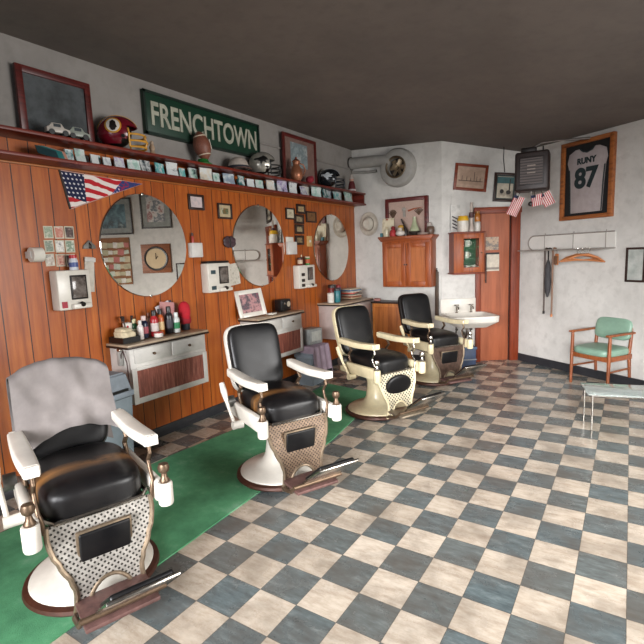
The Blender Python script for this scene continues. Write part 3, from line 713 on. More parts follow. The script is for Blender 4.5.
# white cap
p = top_at(238, .15)
o = T('baseball_cap', 'white cap with dark band between football and silver helmet', 'cap', p, rad(-35)); o.scale = (1.3, 1.3, 1.15)
b = MB(); b.grid(lambda u, v: Vector((.1*math.cos(2*PI*u)*math.cos(v*PI/2)**.7, .088*math.sin(2*PI*u)*math.cos(v*PI/2)**.7, .012+.115*math.sin(v*PI/2))), 28, 8, .004); b.build('crown', plain('#b3a79c', .85), o)
b = MB(); b.lathe([(.099, .010), (.1025, .012), (.1025, .04), (.099, .042)], 28, Matrix.Diagonal((1, .89, 1, 1))); b.build('band', plain('#23222b', .8), o)
b = MB(); b.grid(lambda u, v: Vector(((.085+.085*v)*math.cos(rad(-62+124*u))+.01, (.085+.02*v)*math.sin(rad(-62+124*u)), .018-.012*v)), 16, 5, .005); b.build('visor', plain('#6a4a40', .8), o)
# FRENCHTOWN sign, leaning against the plaster
WS = Wall((XW+.05, 0), PI/2)
aR, zR0 = WS.px(261, 157); _, zR1 = WS.px(261, 123.5); aL, zL0 = WS.px(147, 135.5); hS = zR1-zR0; zb = (zR0+zL0)/2
o = T('street_sign', 'long green sign with white capital letters behind the football', 'sign', WP.pt((aL+aR)/2, zb), PI/2)
wS = aR-aL; b = MB(); b.box((0, -.018, hS/2), (wS, .03, hS), bev=.004); b.build('board', plain('#0d3625', .45, var=.25, scale=5), o)
b = MB()
for sx in (-1, 1): b.box((sx*(wS/2-.012), -.038, hS/2), (.024, .014, hS))
for sz in (0, 1): b.box((0, -.038, .012+sz*(hS-.024)), (wS, .014, .024))
b.build('border', plain('#0b2219', .5), o)
lt = text_mesh('FRENCHTOWN', .30, .004, 'lettering', plain('#a8a897', .6, var=.25), o, Matrix.Identity(4), 1, .006)
xs = [v.co.x for v in lt.data.vertices]; ys = [v.co.y for v in lt.data.vertices]
axF, _ = WS.px(153, 125); axN, _ = WS.px(257, 140)
sx_ = (axN-axF)/(max(xs)-min(xs)); sy_ = hS*.56/(max(ys)-min(ys)); cxl = (axF+axN)/2-(aL+aR)/2
lt.data.transform(TR(cxl, -.038, hS*.22) @ TXT @ Matrix.Diagonal((sx_, sy_, 1, 1)) @ TR(-(max(xs)+min(xs))/2, -min(ys), 0))
# black framed picture at the left end, with white models in front
WTb = Wall((XP+.02, 0), PI/2)
a0, _ = WTb.px(20, 130); a1, _ = WTb.px(92, 130)
o = T('picture', 'big dark-framed grey picture standing at the left end of the shelf', 'picture', WTb.pt((a0+a1)/2, ZT+.001), PI/2)
w = a1-a0; h = .5
b = MB()
for sx in (-1, 1): b.box((sx*(w/2-.025), -.015, h/2), (.05, .03, h), bev=.004)
for sz in (0, 1): b.box((0, -.015, .025+sz*(h-.05)), (w-.09, .03, .05), bev=.004)
b.build('frame', MAHOG, o); b = MB(); b.box((0, -.008, h/2), (w-.09, .012, h-.09)); b.build('print', art(['#3a3d3e', '#54585a', '#2c2f30'], 4, 1, .2), o)
for k, (x, lab, c) in enumerate(((60, 'white toy truck on the shelf in front of the dark picture, left one', '#b5ada4'), (80, 'grey-green toy car on the shelf in front of the dark picture, right one', '#8e948a'))):
    p = top_at(x, .2); o = T('model_car', lab, 'toy car', p, rad(80))
    b = MB(); b.prism([(-.075, .02), (.085, .02), (.085, .045), (.045, .055), (.025, .085), (-.04, .085), (-.06, .06), (-.075, .055)], .06, TR(0, .03, 0), bev=.004); b.build('body', plain(c, .4), o)
    for sx in (-.045, .05):
        for sy in (-1, 1):
            b = MB(); b.cyl((sx, sy*.022, .02), (sx, sy*.036, .02), .02); b.build('wheel', BLACK, o)
    b = MB(); b.box((-.005, 0, .068), (.05, .064, .022)); b.build('windows', plain('#3b4247', .2), o)
p = top_at(153, .17); o = T('figurine', 'small tan figurine right of the burgundy helmet', 'figurine', p)
b = MB(); b.lathe([(0, 0), (.03, 0), (.03, .01), (.018, .03), (.026, .06), (.015, .085), (0, .09)], 16); b.build('body', plain('#a58b72', .6, var=.4), o)
b = MB(); b.ball((0, 0, .1), .018); b.build('head', plain('#b09a84', .6), o)
# tall framed picture standing on the shelf, with a copper pitcher
WTc = Wall((XP+.03, 0), PI/2); a0, _ = WTc.px(282, 158); a1, _ = WTc.px(315, 158); _, zt = WTc.px(298, 137)
o = T('picture', 'tall red-framed picture standing on the shelf left of the dark helmet', 'picture', WTc.pt((a0+a1)/2, ZT+.001), PI/2); w = a1-a0; h = zt-ZT
b = MB()
for sx in (-1, 1): b.box((sx*(w/2-.022), -.014, h/2), (.044, .028, h), bev=.004)
for sz in (0, 1): b.box((0, -.014, .022+sz*(h-.044)), (w-.08, .028, .044), bev=.004)
b.build('frame', MAHOG, o); b = MB(); b.box((0, -.007, h/2), (w-.08, .01, h-.08)); b.build('mat', plain('#7d6259', .6), o, smooth=False)
b = MB(); b.box((-.02, -.010, h*.6), (w*.5, .008, h*.5)); b.build('print', art(['#93a0a2', '#6d7a7e', '#b5bbb8'], 8, 2), o, smooth=False)
p = top_at(296, .2); o = T('copper_pitcher', 'copper pitcher with handle in front of the tall red-framed picture', 'pitcher', p, rad(60))
b = MB(); b.lathe([(0, 0), (.05, 0), (.075, .04), (.08, .09), (.06, .15), (.04, .19), (.045, .225), (.055, .24), (.05, .24), (.036, .19)], 24); b.build('body', plain('#a0674a', .35, .5, var=.3), o)
b = MB(); b.tube([(.045, 0, .215), (.1, 0, .2), (.125, 0, .14), (.1, 0, .08), (.075, 0, .06)], .009, 8); b.build('handle', plain('#8c573e', .4, .5), o)
b = MB(); b.lathe([(0, .24), (.05, .24), (.03, .262), (.012, .27), (.016, .285), (0, .295)], 20); b.build('lid', plain('#7a3e2c', .35, .5), o)
p = top_at(309, .2); o = T('soft_toy', 'small red soft toy between copper pitcher and dark helmet', 'toy', p)
b = MB(); b.ball((0, 0, .045), (.06, .05, .045)); b.build('body', plain('#8e2230', .9, var=.4, scale=40), o); b = MB(); b.ball((.0, .045, .07), .03); b.build('head', plain('#a5384a', .9, var=.4, scale=40), o)
p = top_at(351, .17); o = T('santa_figure', 'dark red figure with white trim right of the dark helmet', 'figurine', p, rad(60))
b = MB(); b.lathe([(0, 0), (.06, 0), (.062, .01), (.05, .10), (.035, .15), (0, .155)], 18); b.build('coat', plain('#5a1418', .7), o)
b = MB(); b.ball((0, 0, .175), .035); b.build('head', plain('#b08a78', .6), o)
b = MB(); b.lathe([(0, .185), (.038, .185), (.038, .2), (.03, .21), (.012, .25), (0, .255)], 16); b.build('hat', plain('#b5aaa2', .8), o)
b = MB(); b.lathe([(.058, .006), (.066, .012), (.064, .03), (.055, .034)], 18); b.build('trim', plain('#b9aeac', .9), o)
p = top_at(364, .15); o = T('plant_pot', 'small green ornament at the corner end of the top shelf', 'ornament', p)
b = MB(); b.lathe([(0, 0), (.03, 0), (.04, .02), (.03, .04), (0, .045)], 14); b.build('body', plain('#3d7a34', .6, var=.4, scale=40), o)

# ================================================================== wall cabinets (vanities) under the mirrors
ZC = 1.02; DC = .275
def vanity(yc, label, kind, w=.86, DC=.275):
    o = T('vanity_cabinet', label, 'cabinet', (XP, yc, .49), PI/2, 'white wall vanities under the mirrors'); h = ZC-.03-.49
    b = MB(); b.box((0, -DC/2, h/2), (w, DC, h), bev=.004); b.build('body', PWHITE if kind < 2 else PINKW, o)
    b = MB(); b.box((0, -DC/2-.012, h+.016), (w+.06, DC+.03, .02), bev=.006); b.build('countertop', plain('#b09c84', .35, var=.3, scale=8), o)
    b = MB(); b.box((0, -DC/2-.014, h-.002), (w+.066, DC+.034, .018), bev=.003); b.build('edge_band', plain('#2e221d', .35, .4), o)
    if kind < 2:
        for sx in (-1, 1):
            d = b = MB(); b.box((sx*w*.235, -DC-.006, h-.085), (w*.44, .016, .125), bev=.004); d = b.build('drawer', PWHITE, o)
            b = MB(); b.lathe([(0, .0), (.008, .0), (.008, .012), (.014, .018), (.012, .026), (0, .028)], 14, TR(sx*w*.235, -DC-.013, h-.085) @ RX(PI/2)); b.build('knob', BRONZE, d)
        b = MB()
        for sx in (-1, 1): b.box((sx*(w/2-.025), -DC-.005, .155), (.05, .014, .31), bev=.003)
        for zz_ in (.025, .305): b.box((0, -DC-.005, zz_), (w-.096, .014, .05 if zz_ < .1 else .03), bev=.003)
        b.build('panel_frame', PWHITE, o)
        b = MB(); b.box((0, -DC-.002, .17), (w-.09, .006, .25)); b.build('inset_panel', LOUVRE, o)
    else:
        for sx in (-1, 1):
            b = MB(); b.box((sx*w*.245, -DC-.006, h/2), (w*.46, .014, h-.06), bev=.004); d = b.build('door', PINKW, o)
            b = MB(); b.ball((sx*.05, -DC-.02, h/2+.1), .012); b.build('knob', BRONZE, d)
    return o
YV = (2.89, 4.57, 6.28)
vanity(YV[0], 'white wall vanity with bottles on top under the nearest mirror', 0)
vanity(YV[1], 'white wall vanity under the middle mirror behind the second chair', 1)
vanity(YV[2], 'plain pinkish vanity under the far mirror with magazines on top', 2, .9, .40)
def on_counter(px, x=XP+.14, z=ZC+.006):            # point on the counter below a picture column
    W_ = Wall((x, 0), PI/2); a = W_.px(px, 320)[0]; return Vector((x, a, z))
def hgt(p, hp): return hp/scale_at(p)
# vanity 1 collection
p = on_counter(123, XP+.15); o = T('black_tray', 'black tray at the left end of the nearest vanity', 'tray', p, rad(90))
b = MB(); b.box((0, 0, .006), (.17, .2, .008), bev=.002)
for sx in (-1, 1): b.box((sx*.083, 0, .025), (.006, .2, .05))
for sy in (-1, 1): b.box((0, sy*.098, .025), (.17, .006, .05))
b.build('tray', BLACK, o)
o = T('folded_towel', 'cream folded towel heaped in the black tray', 'towel', p + Vector((0, 0, .0105)), rad(90)); o.scale = (1.0, 1.0, 1.05)
b = MB()
def lump(q): return q*(1+.14*noise.noise(q*22))
b.sup((0, 0, .045), (.07, .085, .045), .6, .7, 14, 28, fn=lump); b.sup((.0, .01, .075), (.055, .07, .035), .6, .7, 14, 28, fn=lump); b.build('cloth', plain('#cdbf9f', .95, var=.2, scale=30, bump=.2), o)
p = on_counter(127, XP+.07); o = T('brush_cup', 'white cup with red heart holding brushes behind the towel', 'cup', p)
b = MB(); b.lathe([(0, 0), (.034, 0), (.04, .15), (.036, .15), (.03, .01)], 20); b.build('cup', WHITE, o)
b = MB(); b.ball((.033, -.022, .12), (.006, .01, .011)); b.build('heart', plain('#b3202c', .5), o)
for k, (dx, dy, c) in enumerate(((-.012, -.014, '#1c1a1a'), (.01, -.02, '#3b241a'), (.012, .012, '#1a1c20'))):
    q = T('shaving_brush', ['leftmost dark brush standing in the heart cup', 'brown brush standing in the heart cup', 'right-hand black brush standing in the heart cup'][k], 'brush', p+Vector((dx, dy, .012)), group='brushes in the heart cup')
    b = MB(); b.tube([(0, 0, 0), (dx*.8, dy*1.2, .16)], .005, 8); b.build('handle', plain(c, .4), q); b = MB(); b.tube([(dx*.8, dy*1.2, .16), (dx*1.2, dy*1.7, .20)], [.007, .013], 10); b.build('bristles', plain('#2a2220', .9), q)
BV = [(133.5, .09, 20, 3.4, '#1f4a2b', '#d3cba0', '#c8cab8', 'green bottle with pale cap behind the towel'),
      (139.5, .17, 19, 3.0, '#dcd4cf', '#c8c3bd', None, 'clear glass tumbler right of the towel'),
      (143.5, .13, 22, 4.0, '#20283f', '#c9b2ad', '#a8505c', 'navy bottle with pink-white top'),
      (148.8, .08, 23, 2.2, '#cfc6ba', '#8b5b48', None, 'slim pale tube between navy and red bottles'),
      (154, .15, 26, 4.0, '#a6232a', '#1a1718', '#cfc4bd', 'red bottle with black cap in the middle of the vanity'),
      (160.2, .14, 26, 3.5, '#b5551f', '#14100f', '#d5b888', 'amber bottle with black cap'),
      (169, .15, 27, 3.9, '#16161a', '#211f20', '#3a3640', 'tall black spray can'),
      (176, .17, 20, 3.5, '#cdd0cc', '#cfd4cf', '#1f7a4a', 'white bottle with green base'),
      ]
for x, off, hp, wp, c, cc, bd, lab in BV:
    p = on_counter(x, XP+off); h_ = hgt(p, hp); r_ = hgt(p, wp)
    bottle(p, h_, r_, plain(c, .3), plain(cc, .35), 'hair_tonic_bottle', lab+' on the nearest vanity', 'bottle', 'bottles on the nearest vanity', .55, .2, plain(bd, .5) if bd else None)
p = on_counter(157.5, XP+.22); can(p, .045, .04, plain('#d8d0c8', .4), plain('#b01f24', .35), 'pomade_tin', 'small red and white tin in front of the amber bottle', 'tin')
p = on_counter(185, XP+.13); can(p, .1, .045, plain('#22262c', .3), plain('#2b2f35', .35), 'jar', 'dark jar under the red cloth bag on the nearest vanity')
o = T('red_bag', 'bright red cloth bag slumped over the dark jar', 'bag', p+Vector((0, 0, .101)), rad(70))
b = MB(); b.sup((0, 0, .085), (.05, .075, .095), .8, .75, 16, 28, fn=lambda q: Vector((q.x, q.y*(1-.25*max(0, q.z)/.09), q.z))*(1+.08*noise.noise(q*30))); b.build('cloth', plain('#b30f23', .8, var=.3, scale=14), o)
b = MB(); b.sup((0, 0, .0), (.05, .062, .05), .5, .9, 12, 24); b.build('skirt', plain('#8c0b1c', .8), o)
p = on_counter(170, XP+.05)
for k, (dx, c, an, lab) in enumerate(((-.06, '#c08a88', 8, 'pink booklet leaning behind the bottles'), (.02, '#d0cbd0', -18, 'white leaflet leaning crooked behind the black spray can'), (.05, '#3a4152', -14, 'dark blue leaflet, rearmost against the panelling'))):
    o = T('leaflet', lab, 'leaflet', p + Vector((.03-.02*k, dx, .0)), PI/2)
    b = MB(); b.box((0, 0, .15), (.17, .004, .26), RX(rad(-6)) @ TR(0, 0, .0) @ RY(rad(an)) @ TR(0, 0, .012)); b.build('paper', plain(c, .6), o)
# clippers hung on the end of the vanity
o = T('hair_clipper', 'grey hair clipper hanging at the left end of the nearest vanity', 'clipper', (XP+.17, YV[0]-.43, .93), 0)
b = MB(); b.box((0, -.022, -.035), (.045, .042, .13), bev=.012); b.build('body', plain('#9a9893', .4), o)
b = MB(); b.box((0, -.022, .038), (.04, .03, .02), bev=.003); b.build('blade', CHROME, o)
b = MB(); b.tube([(0, -.022, -.09), (.03, -.03, -.0), (.06, -.03, .04), (.10, -.03, -.06), (.11, -.03, -.25), (.09, -.03, -.42), (.05, -.03, -.45)], .005, 8); b.build('cord', plain('#3a1a18', .5), o)
b = MB(); b.cyl((0, 0, .0), (0, -.03, .0), .01); b.build('hook', CHROME, o)
# vanity 2: leaning photo frame, black box, papers
p = on_counter(254, XP+.14); o = T('photo_frame', 'white photo frame leaning on the middle vanity', 'photo frame', p, PI/2-rad(20)); w, h = .36, .32
Mx = TR(0, 0, .005) @ RX(rad(-16)) @ RY(rad(-3)); b = MB()
for sx in (-1, 1): b.box((sx*(w/2-.025), 0, h/2), (.05, .02, h), Mx, .003)
for sz in (0, 1): b.box((0, 0, .025+sz*(h-.05)), (w-.09, .02, .05), Mx, .003)
b.build('frame', WHITE, o); b = MB(); b.box((0, .003, h/2), (w-.09, .01, h-.09), Mx); b.build('print', art(['#8e5560', '#4b4a50', '#b98a8a', '#2c2d30'], 11, 2, .3), o)
b = MB(); b.box((0, .085, .055), (.05, .004, .11), RX(rad(14))); b.build('strut', DARKM, o)
p = on_counter(283.5, XP+.12); o = T('black_radio', 'small black box with round dial on the middle vanity', 'radio', p, PI/2)
b = MB(); b.box((0, 0, .075), (.19, .12, .15), bev=.012); b.build('case', BLACK, o)
b = MB(); b.cyl((.04, -.06, .085), (.04, -.066, .085), .034, seg=24); b.build('dial', plain('#b6a892', .4), o); b = MB(); b.cyl((-.05, -.06, .1), (-.05, -.072, .1), .014); b.build('knob', CHROME, o)
p = on_counter(272, XP+.2); o = T('paper_pad', 'thin pad of papers lying between photo frame and black radio', 'papers', p, PI/2+.2)
b = MB(); b.box((0, 0, .008), (.10, .09, .016), bev=.002); b.build('sheets', PAPER, o)
# vanity 3: magazines, jars
p = on_counter(352, XP+.17); zz_ = 0
for k in range(8):
    t_ = random.uniform(.012, .022); c = ['#b9a284', '#8a4a34', '#cdc2ae', '#6b6257', '#b3402c', '#d3cbb8', '#59708a', '#c2b49c'][k]
    o = T('magazine', ['beige', 'brown', 'cream', 'grey', 'red', 'pale', 'blue', 'tan'][k]+' magazine in the far vanity pile, '+['lowest', 'second from bottom', 'third from bottom', 'fourth from bottom', 'fourth from top', 'third from top', 'second from top', 'topmost'][k], 'magazine', p + Vector((random.uniform(-.01, .01), random.uniform(-.02, .02), zz_)), PI/2+random.uniform(-.25, .25), 'magazines on the far vanity')
    b = MB(); b.box((0, 0, t_/2+.0003), (.27, .2, t_), bev=.001); b.build('pages', plain(c, .5), o); zz_ += t_+.0008
for x, off, hp, wp, c, lc, lab in ((331.5, .22, 10, 3.4, '#d5d0c6', '#c9c4ba', 'white jar on the far vanity, frontmost'), (338, .27, 14, 3.2, '#1f6a70', '#2b2b2f', 'teal jar beside the magazines on the far vanity'), (333, .16, 17, 4.2, '#7a2a24', '#241c1a', 'dark red box-like jar at the back of the far vanity'), (338.5, .08, 15, 3.4, '#2b4d72', '#9b2b26', 'blue jar with red lid at the back of the far vanity')):
    p = on_counter(x, XP+off); can(p, hgt(p, hp), hgt(p, wp), plain(c, .35), plain(lc, .35), 'jar', lab, 'jar', 'jars on the far vanity')

# ---------------- bins
def bin_(loc, rz, w, d, h, name, label, slot=True):
    o = T(name, label, 'bin', loc, rz)
    t = bmesh.new(); bmesh.ops.create_cube(t, size=1); bmesh.ops.scale(t, vec=(w, d, h*.78), verts=t.verts); bmesh.ops.translate(t, vec=(0, 0, h*.39), verts=t.verts)
    for v in t.verts:
        if v.co.z < .1: v.co.x *= .84; v.co.y *= .84
    bmesh.ops.bevel(t, geom=list(t.edges), offset=.012, segments=2, affect='EDGES'); b = MB(); b.add(t); b.build('body', BLUEBIN, o)
    b = MB(); b.box((0, 0, h*.80), (w*1.06, d*1.06, .05), bev=.012); b.build('rim', plain('#87909a', .5, var=.2), o)
    t = bmesh.new(); bmesh.ops.create_cube(t, size=1); bmesh.ops.scale(t, vec=(w*1.02, d*1.02, h*.2), verts=t.verts); bmesh.ops.translate(t, vec=(0, 0, h*.91), verts=t.verts)
    for v in t.verts:
        if v.co.z > h*.95: v.co.x *= .82; v.co.y *= .8
    bmesh.ops.bevel(t, geom=list(t.edges), offset=.015, segments=3, affect='EDGES'); b = MB(); b.add(t); l = b.build('lid', plain('#7f8890', .5, var=.2), o)
    if slot:
        b = MB(); b.box((0, -d*.49, h*.845), (w*.7, .03, .02)); b.build('flap_slot', BLACK, l)
    return o
bin_((-3.52, 2.17, 0), PI/2+.1, .34, .3, .82, 'waste_bin', 'blue-grey lidded bin beside the nearest vanity')
bin_((-3.56, 5.2, 0), PI/2, .33, .28, .5, 'waste_bin', 'low blue-grey bin behind the second chair under the towel', False)
o = T('towel', 'lilac towel draped over the low bin behind the second chair', 'towel', (-3.56, 5.22, .5), PI/2)
b = MB()
def drape(u, v):
    x = (u-.5)*.44; y = -.17 + (v-.5)*.7; z = .028
    if y < -.17: z -= (-.17-y)*.95; y = -.17-(-.17-y)*.12
    if abs(x) > .185: z -= (abs(x)-.185)*2
    q = Vector((x, y, z)); q.y += -.012*math.sin(x*52)*(z < .02); q.z += .006*math.sin(x*60+y*9); return q
b.grid(drape, 30, 24, .006); b.build('cloth', plain('#9d8a97', .95, var=.25, scale=12), o)
p = Vector((-3.58, 5.26, .535)); o = T('grey_box', 'square grey appliance standing on the towel-covered bin', 'appliance', p, PI/2-.15)
b = MB(); b.box((0, 0, .105), (.25, .2, .21), bev=.014); b.build('case', plain('#8d8f8c', .4), o); b = MB(); b.box((0, -.10, .11), (.18, .006, .13), bev=.003); b.build('front_panel', plain('#b0b1aa', .35), o)

# ---------------- green carpet runner
MATP = [(-3.36, .2), (-2.12, .2), (-2.2, 2.08), (-2.26, 3.6), (-2.5, 5.1), (-3.33, 5.25), (-3.27, 3.5), (-3.34, 2.64)]
t = bmesh.new(); f = t.faces.new([t.verts.new((x, y, .001)) for x, y in MATP]); r = bmesh.ops.extrude_face_region(t, geom=[f]); bmesh.ops.translate(t, vec=(0, 0, .008), verts=[v for v in r['geom'] if isinstance(v, bmesh.types.BMVert)])
b = MB(); b.add(t); o = b.build('carpet_runner', CARPET, smooth=False); o['label'] = 'worn green carpet runner under the first three barber chairs'; o['category'] = 'carpet'

# ================================================================== barber chairs
def barber_chair(x, y, hd, label, por, apr, pad, rim, floorz=0.0, dz=0.0, seatm=LEATHER):
    o = T('barber_chair', label, 'barber chair', (x, y, floorz), rad(hd), 'barber chairs in a row')
    b = MB(); b.lathe([(0, 0), (.335, 0), (.345, .012), (.34, .03), (.315, .04), (0, .04)], 56); b.build('base_ring', RUST, o)
    b = MB(); b.lathe([(.315, .036), (.31, .05), (.28, .068), (.2, .085), (.14, .115), (.112, .17), (.1, .25), (.098, .33), (.11, .39), (.13, .43), (0, .43)], 48); b.build('base', por, o)
    b = MB(); b.box((.055, 0, .475+dz/2), (.54, .45, .10+dz), bev=.012); b.build('seat_frame', DARKM, o)
    # seat
    b = MB(); b.sup((0, 0, 0), (.29, .238, .092), .45, .42, 18, 36, None, lambda q: Vector((q.x, q.y, q.z + (.018*(1-(q.y/.24)**2) if q.z > 0 else 0) - .02*max(0, q.x/.29)**3)))
    s_ = b.build('seat', seatm, o); s_.location = (.04, 0, .59+dz)
    b = MB()
    b.tube([(-.22, -.235, .528+dz), (.27, -.235, .528+dz), (.325, -.2, .528+dz), (.333, 0, .53+dz), (.325, .2, .528+dz), (.27, .235, .528+dz), (-.22, .235, .528+dz)], .012, 8); b.build('seat_rail', CHROME, o)
    # back
    Mb = TR(-.30, 0, .63+dz) @ RY(rad(-15))
    def bs(q): k = q.z/.27; return Vector((q.x, q.y*(1+.03*k), q.z))
    b = MB(); b.sup((0, 0, .26), (.058, .222, .27), .42, .38, 18, 40, Mb, bs); b.build('backrest', LEATHER, o)
    b = MB(); b.sup((-.036, 0, .262), (.034, .236, .282), .3, .36, 10, 44, Mb, bs); b.build('back_shell', rim, o)
    # arms
    for sy in (-1, 1):
        za = .80+dz
        def arm(u, v):
            xx = -.27+.63*u; ww = .036+.008*math.sin(PI*min(1, u*1.05)); th = .030; zc = za + .006*math.cos(2*PI*u) + .006*u
            e = .35; sgn = lambda c: math.copysign(abs(c)**e, c); k = 1-(max(0, abs(u-.5)-.47)/.03)**2*.6
            return Vector((xx, sy*.265 + ww*k*sgn(math.cos(2*PI*v)), zc + th*k*sgn(math.sin(2*PI*v))))
        b = MB(); b.grid(arm, 28, 20)
        b.box((-.2695, sy*.265, za+.012), (.012, .05, .044)); b.box((.36, sy*.265, za+.018), (.012, .056, .05)); a_ = b.build('armrest', por, o)
        b = MB(); b.tube([(.30, sy*.262, za-.008), (.315, sy*.262, za-.06), (.275, sy*.262, za-.11), (.29, sy*.262, za-.16), (.33, sy*.26, za-.2), (.335, sy*.25, .56+dz), (.33, sy*.245, .5+dz)], .0105, 10); b.build('front_bracket', BRONZE if rim is not CREAM else CHROME, o)
        b = MB(); b.tube([(-.12, sy*.258, za-.02), (-.08, sy*.258, za-.08), (-.13, sy*.258, za-.13), (-.11, sy*.258, za-.19), (-.08, sy*.258, za-.22)], .014, 10); b.build('rear_bracket', BRONZE, o)
        b = MB(); b.box((0.06, sy*.283, .54+dz), (.60, .045, .115), bev=.014); b.build('side_casting', por, o)
        b = MB(); b.lathe([(0, 0), (.034, 0), (.038, .01), (.038, .112), (.034, .12), (0, .12)], 20, TR(.39, sy*.30, .475+dz)); b.build('corner_post', por, o)
        b = MB(); b.lathe([(.024, 0), (.026, .012), (.016, .03), (.013, .05), (.025, .06), (.03, .08), (.024, .1), (0, .107)], 20, TR(.39, sy*.30, .592+dz)); b.build('post_ball', BRONZE if por is WHITE else CHROME, o)
    # lever on the right-hand side
    b = MB(); b.tube([(.02, -.36, .47+dz), (-.08, -.37, .60+dz), (-.10, -.375, .64+dz)], .013, 10); b.cyl((.02, -.30, .47+dz), (.02, -.38, .47+dz), .03); l_ = b.build('lever', por, o)
    b = MB(); b.tube([(-.095, -.375, .635+dz), (-.13, -.378, .70+dz), (-.16, -.38, .76+dz)], [.016, .024, .02], 12); b.build('lever_grip', por, l_)
    b = MB(); b.lathe([(0, 0), (.045, 0), (.045, .06), (0, .06)], 18, TR(-.17, -.29, .60+dz) @ RX(PI/2)); b.build('ratchet_hub', plain('#6c6a66', .4, .7), o)
    # apron
    def hw(z):
        pts = [(.02, .15), (.06, .165), (.12, .155), (.18, .15), (.24, .165), (.32, .20), (.40, .23), (.46, .24), (.56, .238)]
        z = z*.52/(.52+dz) if z > 0 else z
        for (za, wa), (zb_, wb_) in zip(pts, pts[1:]):
            if z <= zb_: q = (z-za)/(zb_-za); q = q*q*(3-2*q); return wa+(wb_-wa)*q
        return pts[-1][1]
    def fx(z): return .345 + .045*math.cos((z-.05)/.50*PI*1.0)*.5 + .02*math.sin((z)/.52*PI)
    def wi(z): return .105*math.sqrt(max(0, 1-((z-.03)/.165)**2)) if z < .195 else 0
    b = MB(); H0, H1 = .045, .525+dz
    for sy in (-1, 1):
        b.grid(lambda u, v: Vector((fx(H0+(H1-H0)*v)+.004, sy*(wi(H0+(H1-H0)*v)+(hw(H0+(H1-H0)*v)-wi(H0+(H1-H0)*v))*u), H0+(H1-H0)*v)), 8, 26, .014)
    a_ = b.build('apron', apr, o, ang=50)
    edge = [Vector((fx(z), hw(z), z)) for z in [H1-(H1-H0)*k/16 for k in range(17)]] 
    edm = plain('#8b7a66', .35, .7, var=.3, scale=30) if pad != 'oval' else CREAM
    for sy in (-1, 1):
        b = MB(); b.tube([(p_.x+.004, sy*p_.y, p_.z) for p_ in edge], .0125, 8); b.build('apron_edge', edm, o)
    b = MB(); b.tube([(fx(.045+.155*math.sin(PI*k/16))+.004, .108*math.cos(PI*k/16), .045+.152*math.sin(PI*k/16)) for k in range(17)], .010, 8); b.build('apron_arch', edm, o)
    zc = .375+dz*.5
    Mp = TR(fx(zc)+.006, 0, zc) @ RY(rad(8))
    if pad == 'oval':
        b = MB(); b.sup((0, 0, 0), (.026, .165, .112), .6, 1.0, 12, 36, Mp); b.build('apron_pad', LEATHER, o)
    else:
        b = MB(); b.box((0, 0, 0), (.02, .255, .185), Mp, .008); b.build('pad_frame', edm, o)
        b = MB(); b.box((.006, 0, 0), (.026, .235, .165), Mp, .010, 3); b.build('apron_pad', LEATHER, o)
    # footrest
    b = MB(); b.box((0, 0, 0), (.23, .33, .022), TR(.485, 0, .115) @ RY(rad(2)), .006); b.build('footrest_plate', plain('#6b4e49', .5, .3, var=.45, scale=22, bump=.4) if pad != 'oval' else plain('#8f8270', .4, .6, var=.45, scale=22, bump=.4), o)
    for sy in (-1, 1):
        b = MB(); b.tube([(.36, sy*.155, .06), (.42, sy*.175, .075), (.52, sy*.175, .10), (.57, sy*.17, .15)], .014, 10); b.build('footrest_arm', BRONZE, o)
    Mf = TR(.575, .04, .165) @ RY(rad(-37))
    b = MB(); b.box((.15, 0, 0), (.30, .31, .018), Mf, .006); fr_ = b.build('footrest_flap', CHROME, o)
    b = MB(); b.box((.15, 0, .016), (.26, .27, .03), Mf, .012, 3); b.build('flap_pad', LEATHER, fr_)
    b = MB(); b.cyl((.575, -.18, .15), (.575, .20, .15), .014); b.build('footrest_axle', BRONZE, o)
    return o
ch1 = barber_chair(-2.435, 1.345, -19, 'nearest black barber chair at the left edge, grey cape over its back', WHITE, GREYLAT, 'rect', BLACK, .009, -.02, seatm=WORN)
barber_chair(-2.28, 2.84, -26, 'white barber chair with bronze apron and square black pad, on the carpet', WHITE, BRLAT, 'rect', WHITE, .009, seatm=WORN)
barber_chair(-2.26, 4.535, -25, 'cream barber chair with pierced apron and oval black pad', CREAM, LATTICE, 'oval', CREAM, .009, -.03)
barber_chair(-2.17, 6.04, -35, 'farthest barber chair, cream arms, brown apron, beside the sink', CREAM, plain('#584439', .4, .5, var=.5, scale=26, bump=.4), 'rect', DARKM, 0, -.02)
# grey barber cape over the back of the nearest chair
o = T('barber_cape', 'grey cape draped over the back of the nearest barber chair', 'cape', (-2.435, 1.345, .009), rad(-19))
Mb = TR(-.30, 0, .61) @ RY(rad(-15)); b = MB()
def cape(u, v):
    th = PI*(v-.5)*1.0                               # over the top, front to back
    yv = (u-.5)*2; Pw = lambda c, e: math.copysign(abs(c)**e, c)
    top = .56 - .05*abs(yv)**2.6*1.4
    drop = .355 + .06*(yv < 0)*abs(yv) if v < .5 else .42
    s_ = (v-.5)*2
    if abs(s_) < .25: xx = -.105*Pw(math.sin(s_/.25*PI/2), 1)*1.0; zz_ = top - .06*(abs(s_)/.25)**2
    else: xx = -.105*math.copysign(1, s_) ; zz_ = top-.06-(abs(s_)-.25)/.75*drop
    xx = xx - .012
    yy = yv*(.255 + .02*(top-zz_))
    q = Vector((xx, yy, zz_))
    f_ = .010*math.sin(yv*5+zz_*15+3*noise.noise(Vector((yv*2, zz_*4, 1)))) + .022*noise.noise(Vector((yv*2.2, zz_*6, s_)))
    q.x += f_*(1 if s_ < 0 else -1)*min(1, abs(s_)*3); q.z += .01*noise.noise(Vector((yv*4, s_*4, 2)))
    return Mb @ q
b.grid(cape, 44, 44, .005); b.build('cloth', plain('#7f7875', .9, var=.25, scale=7, bump=.1), o, ang=80)

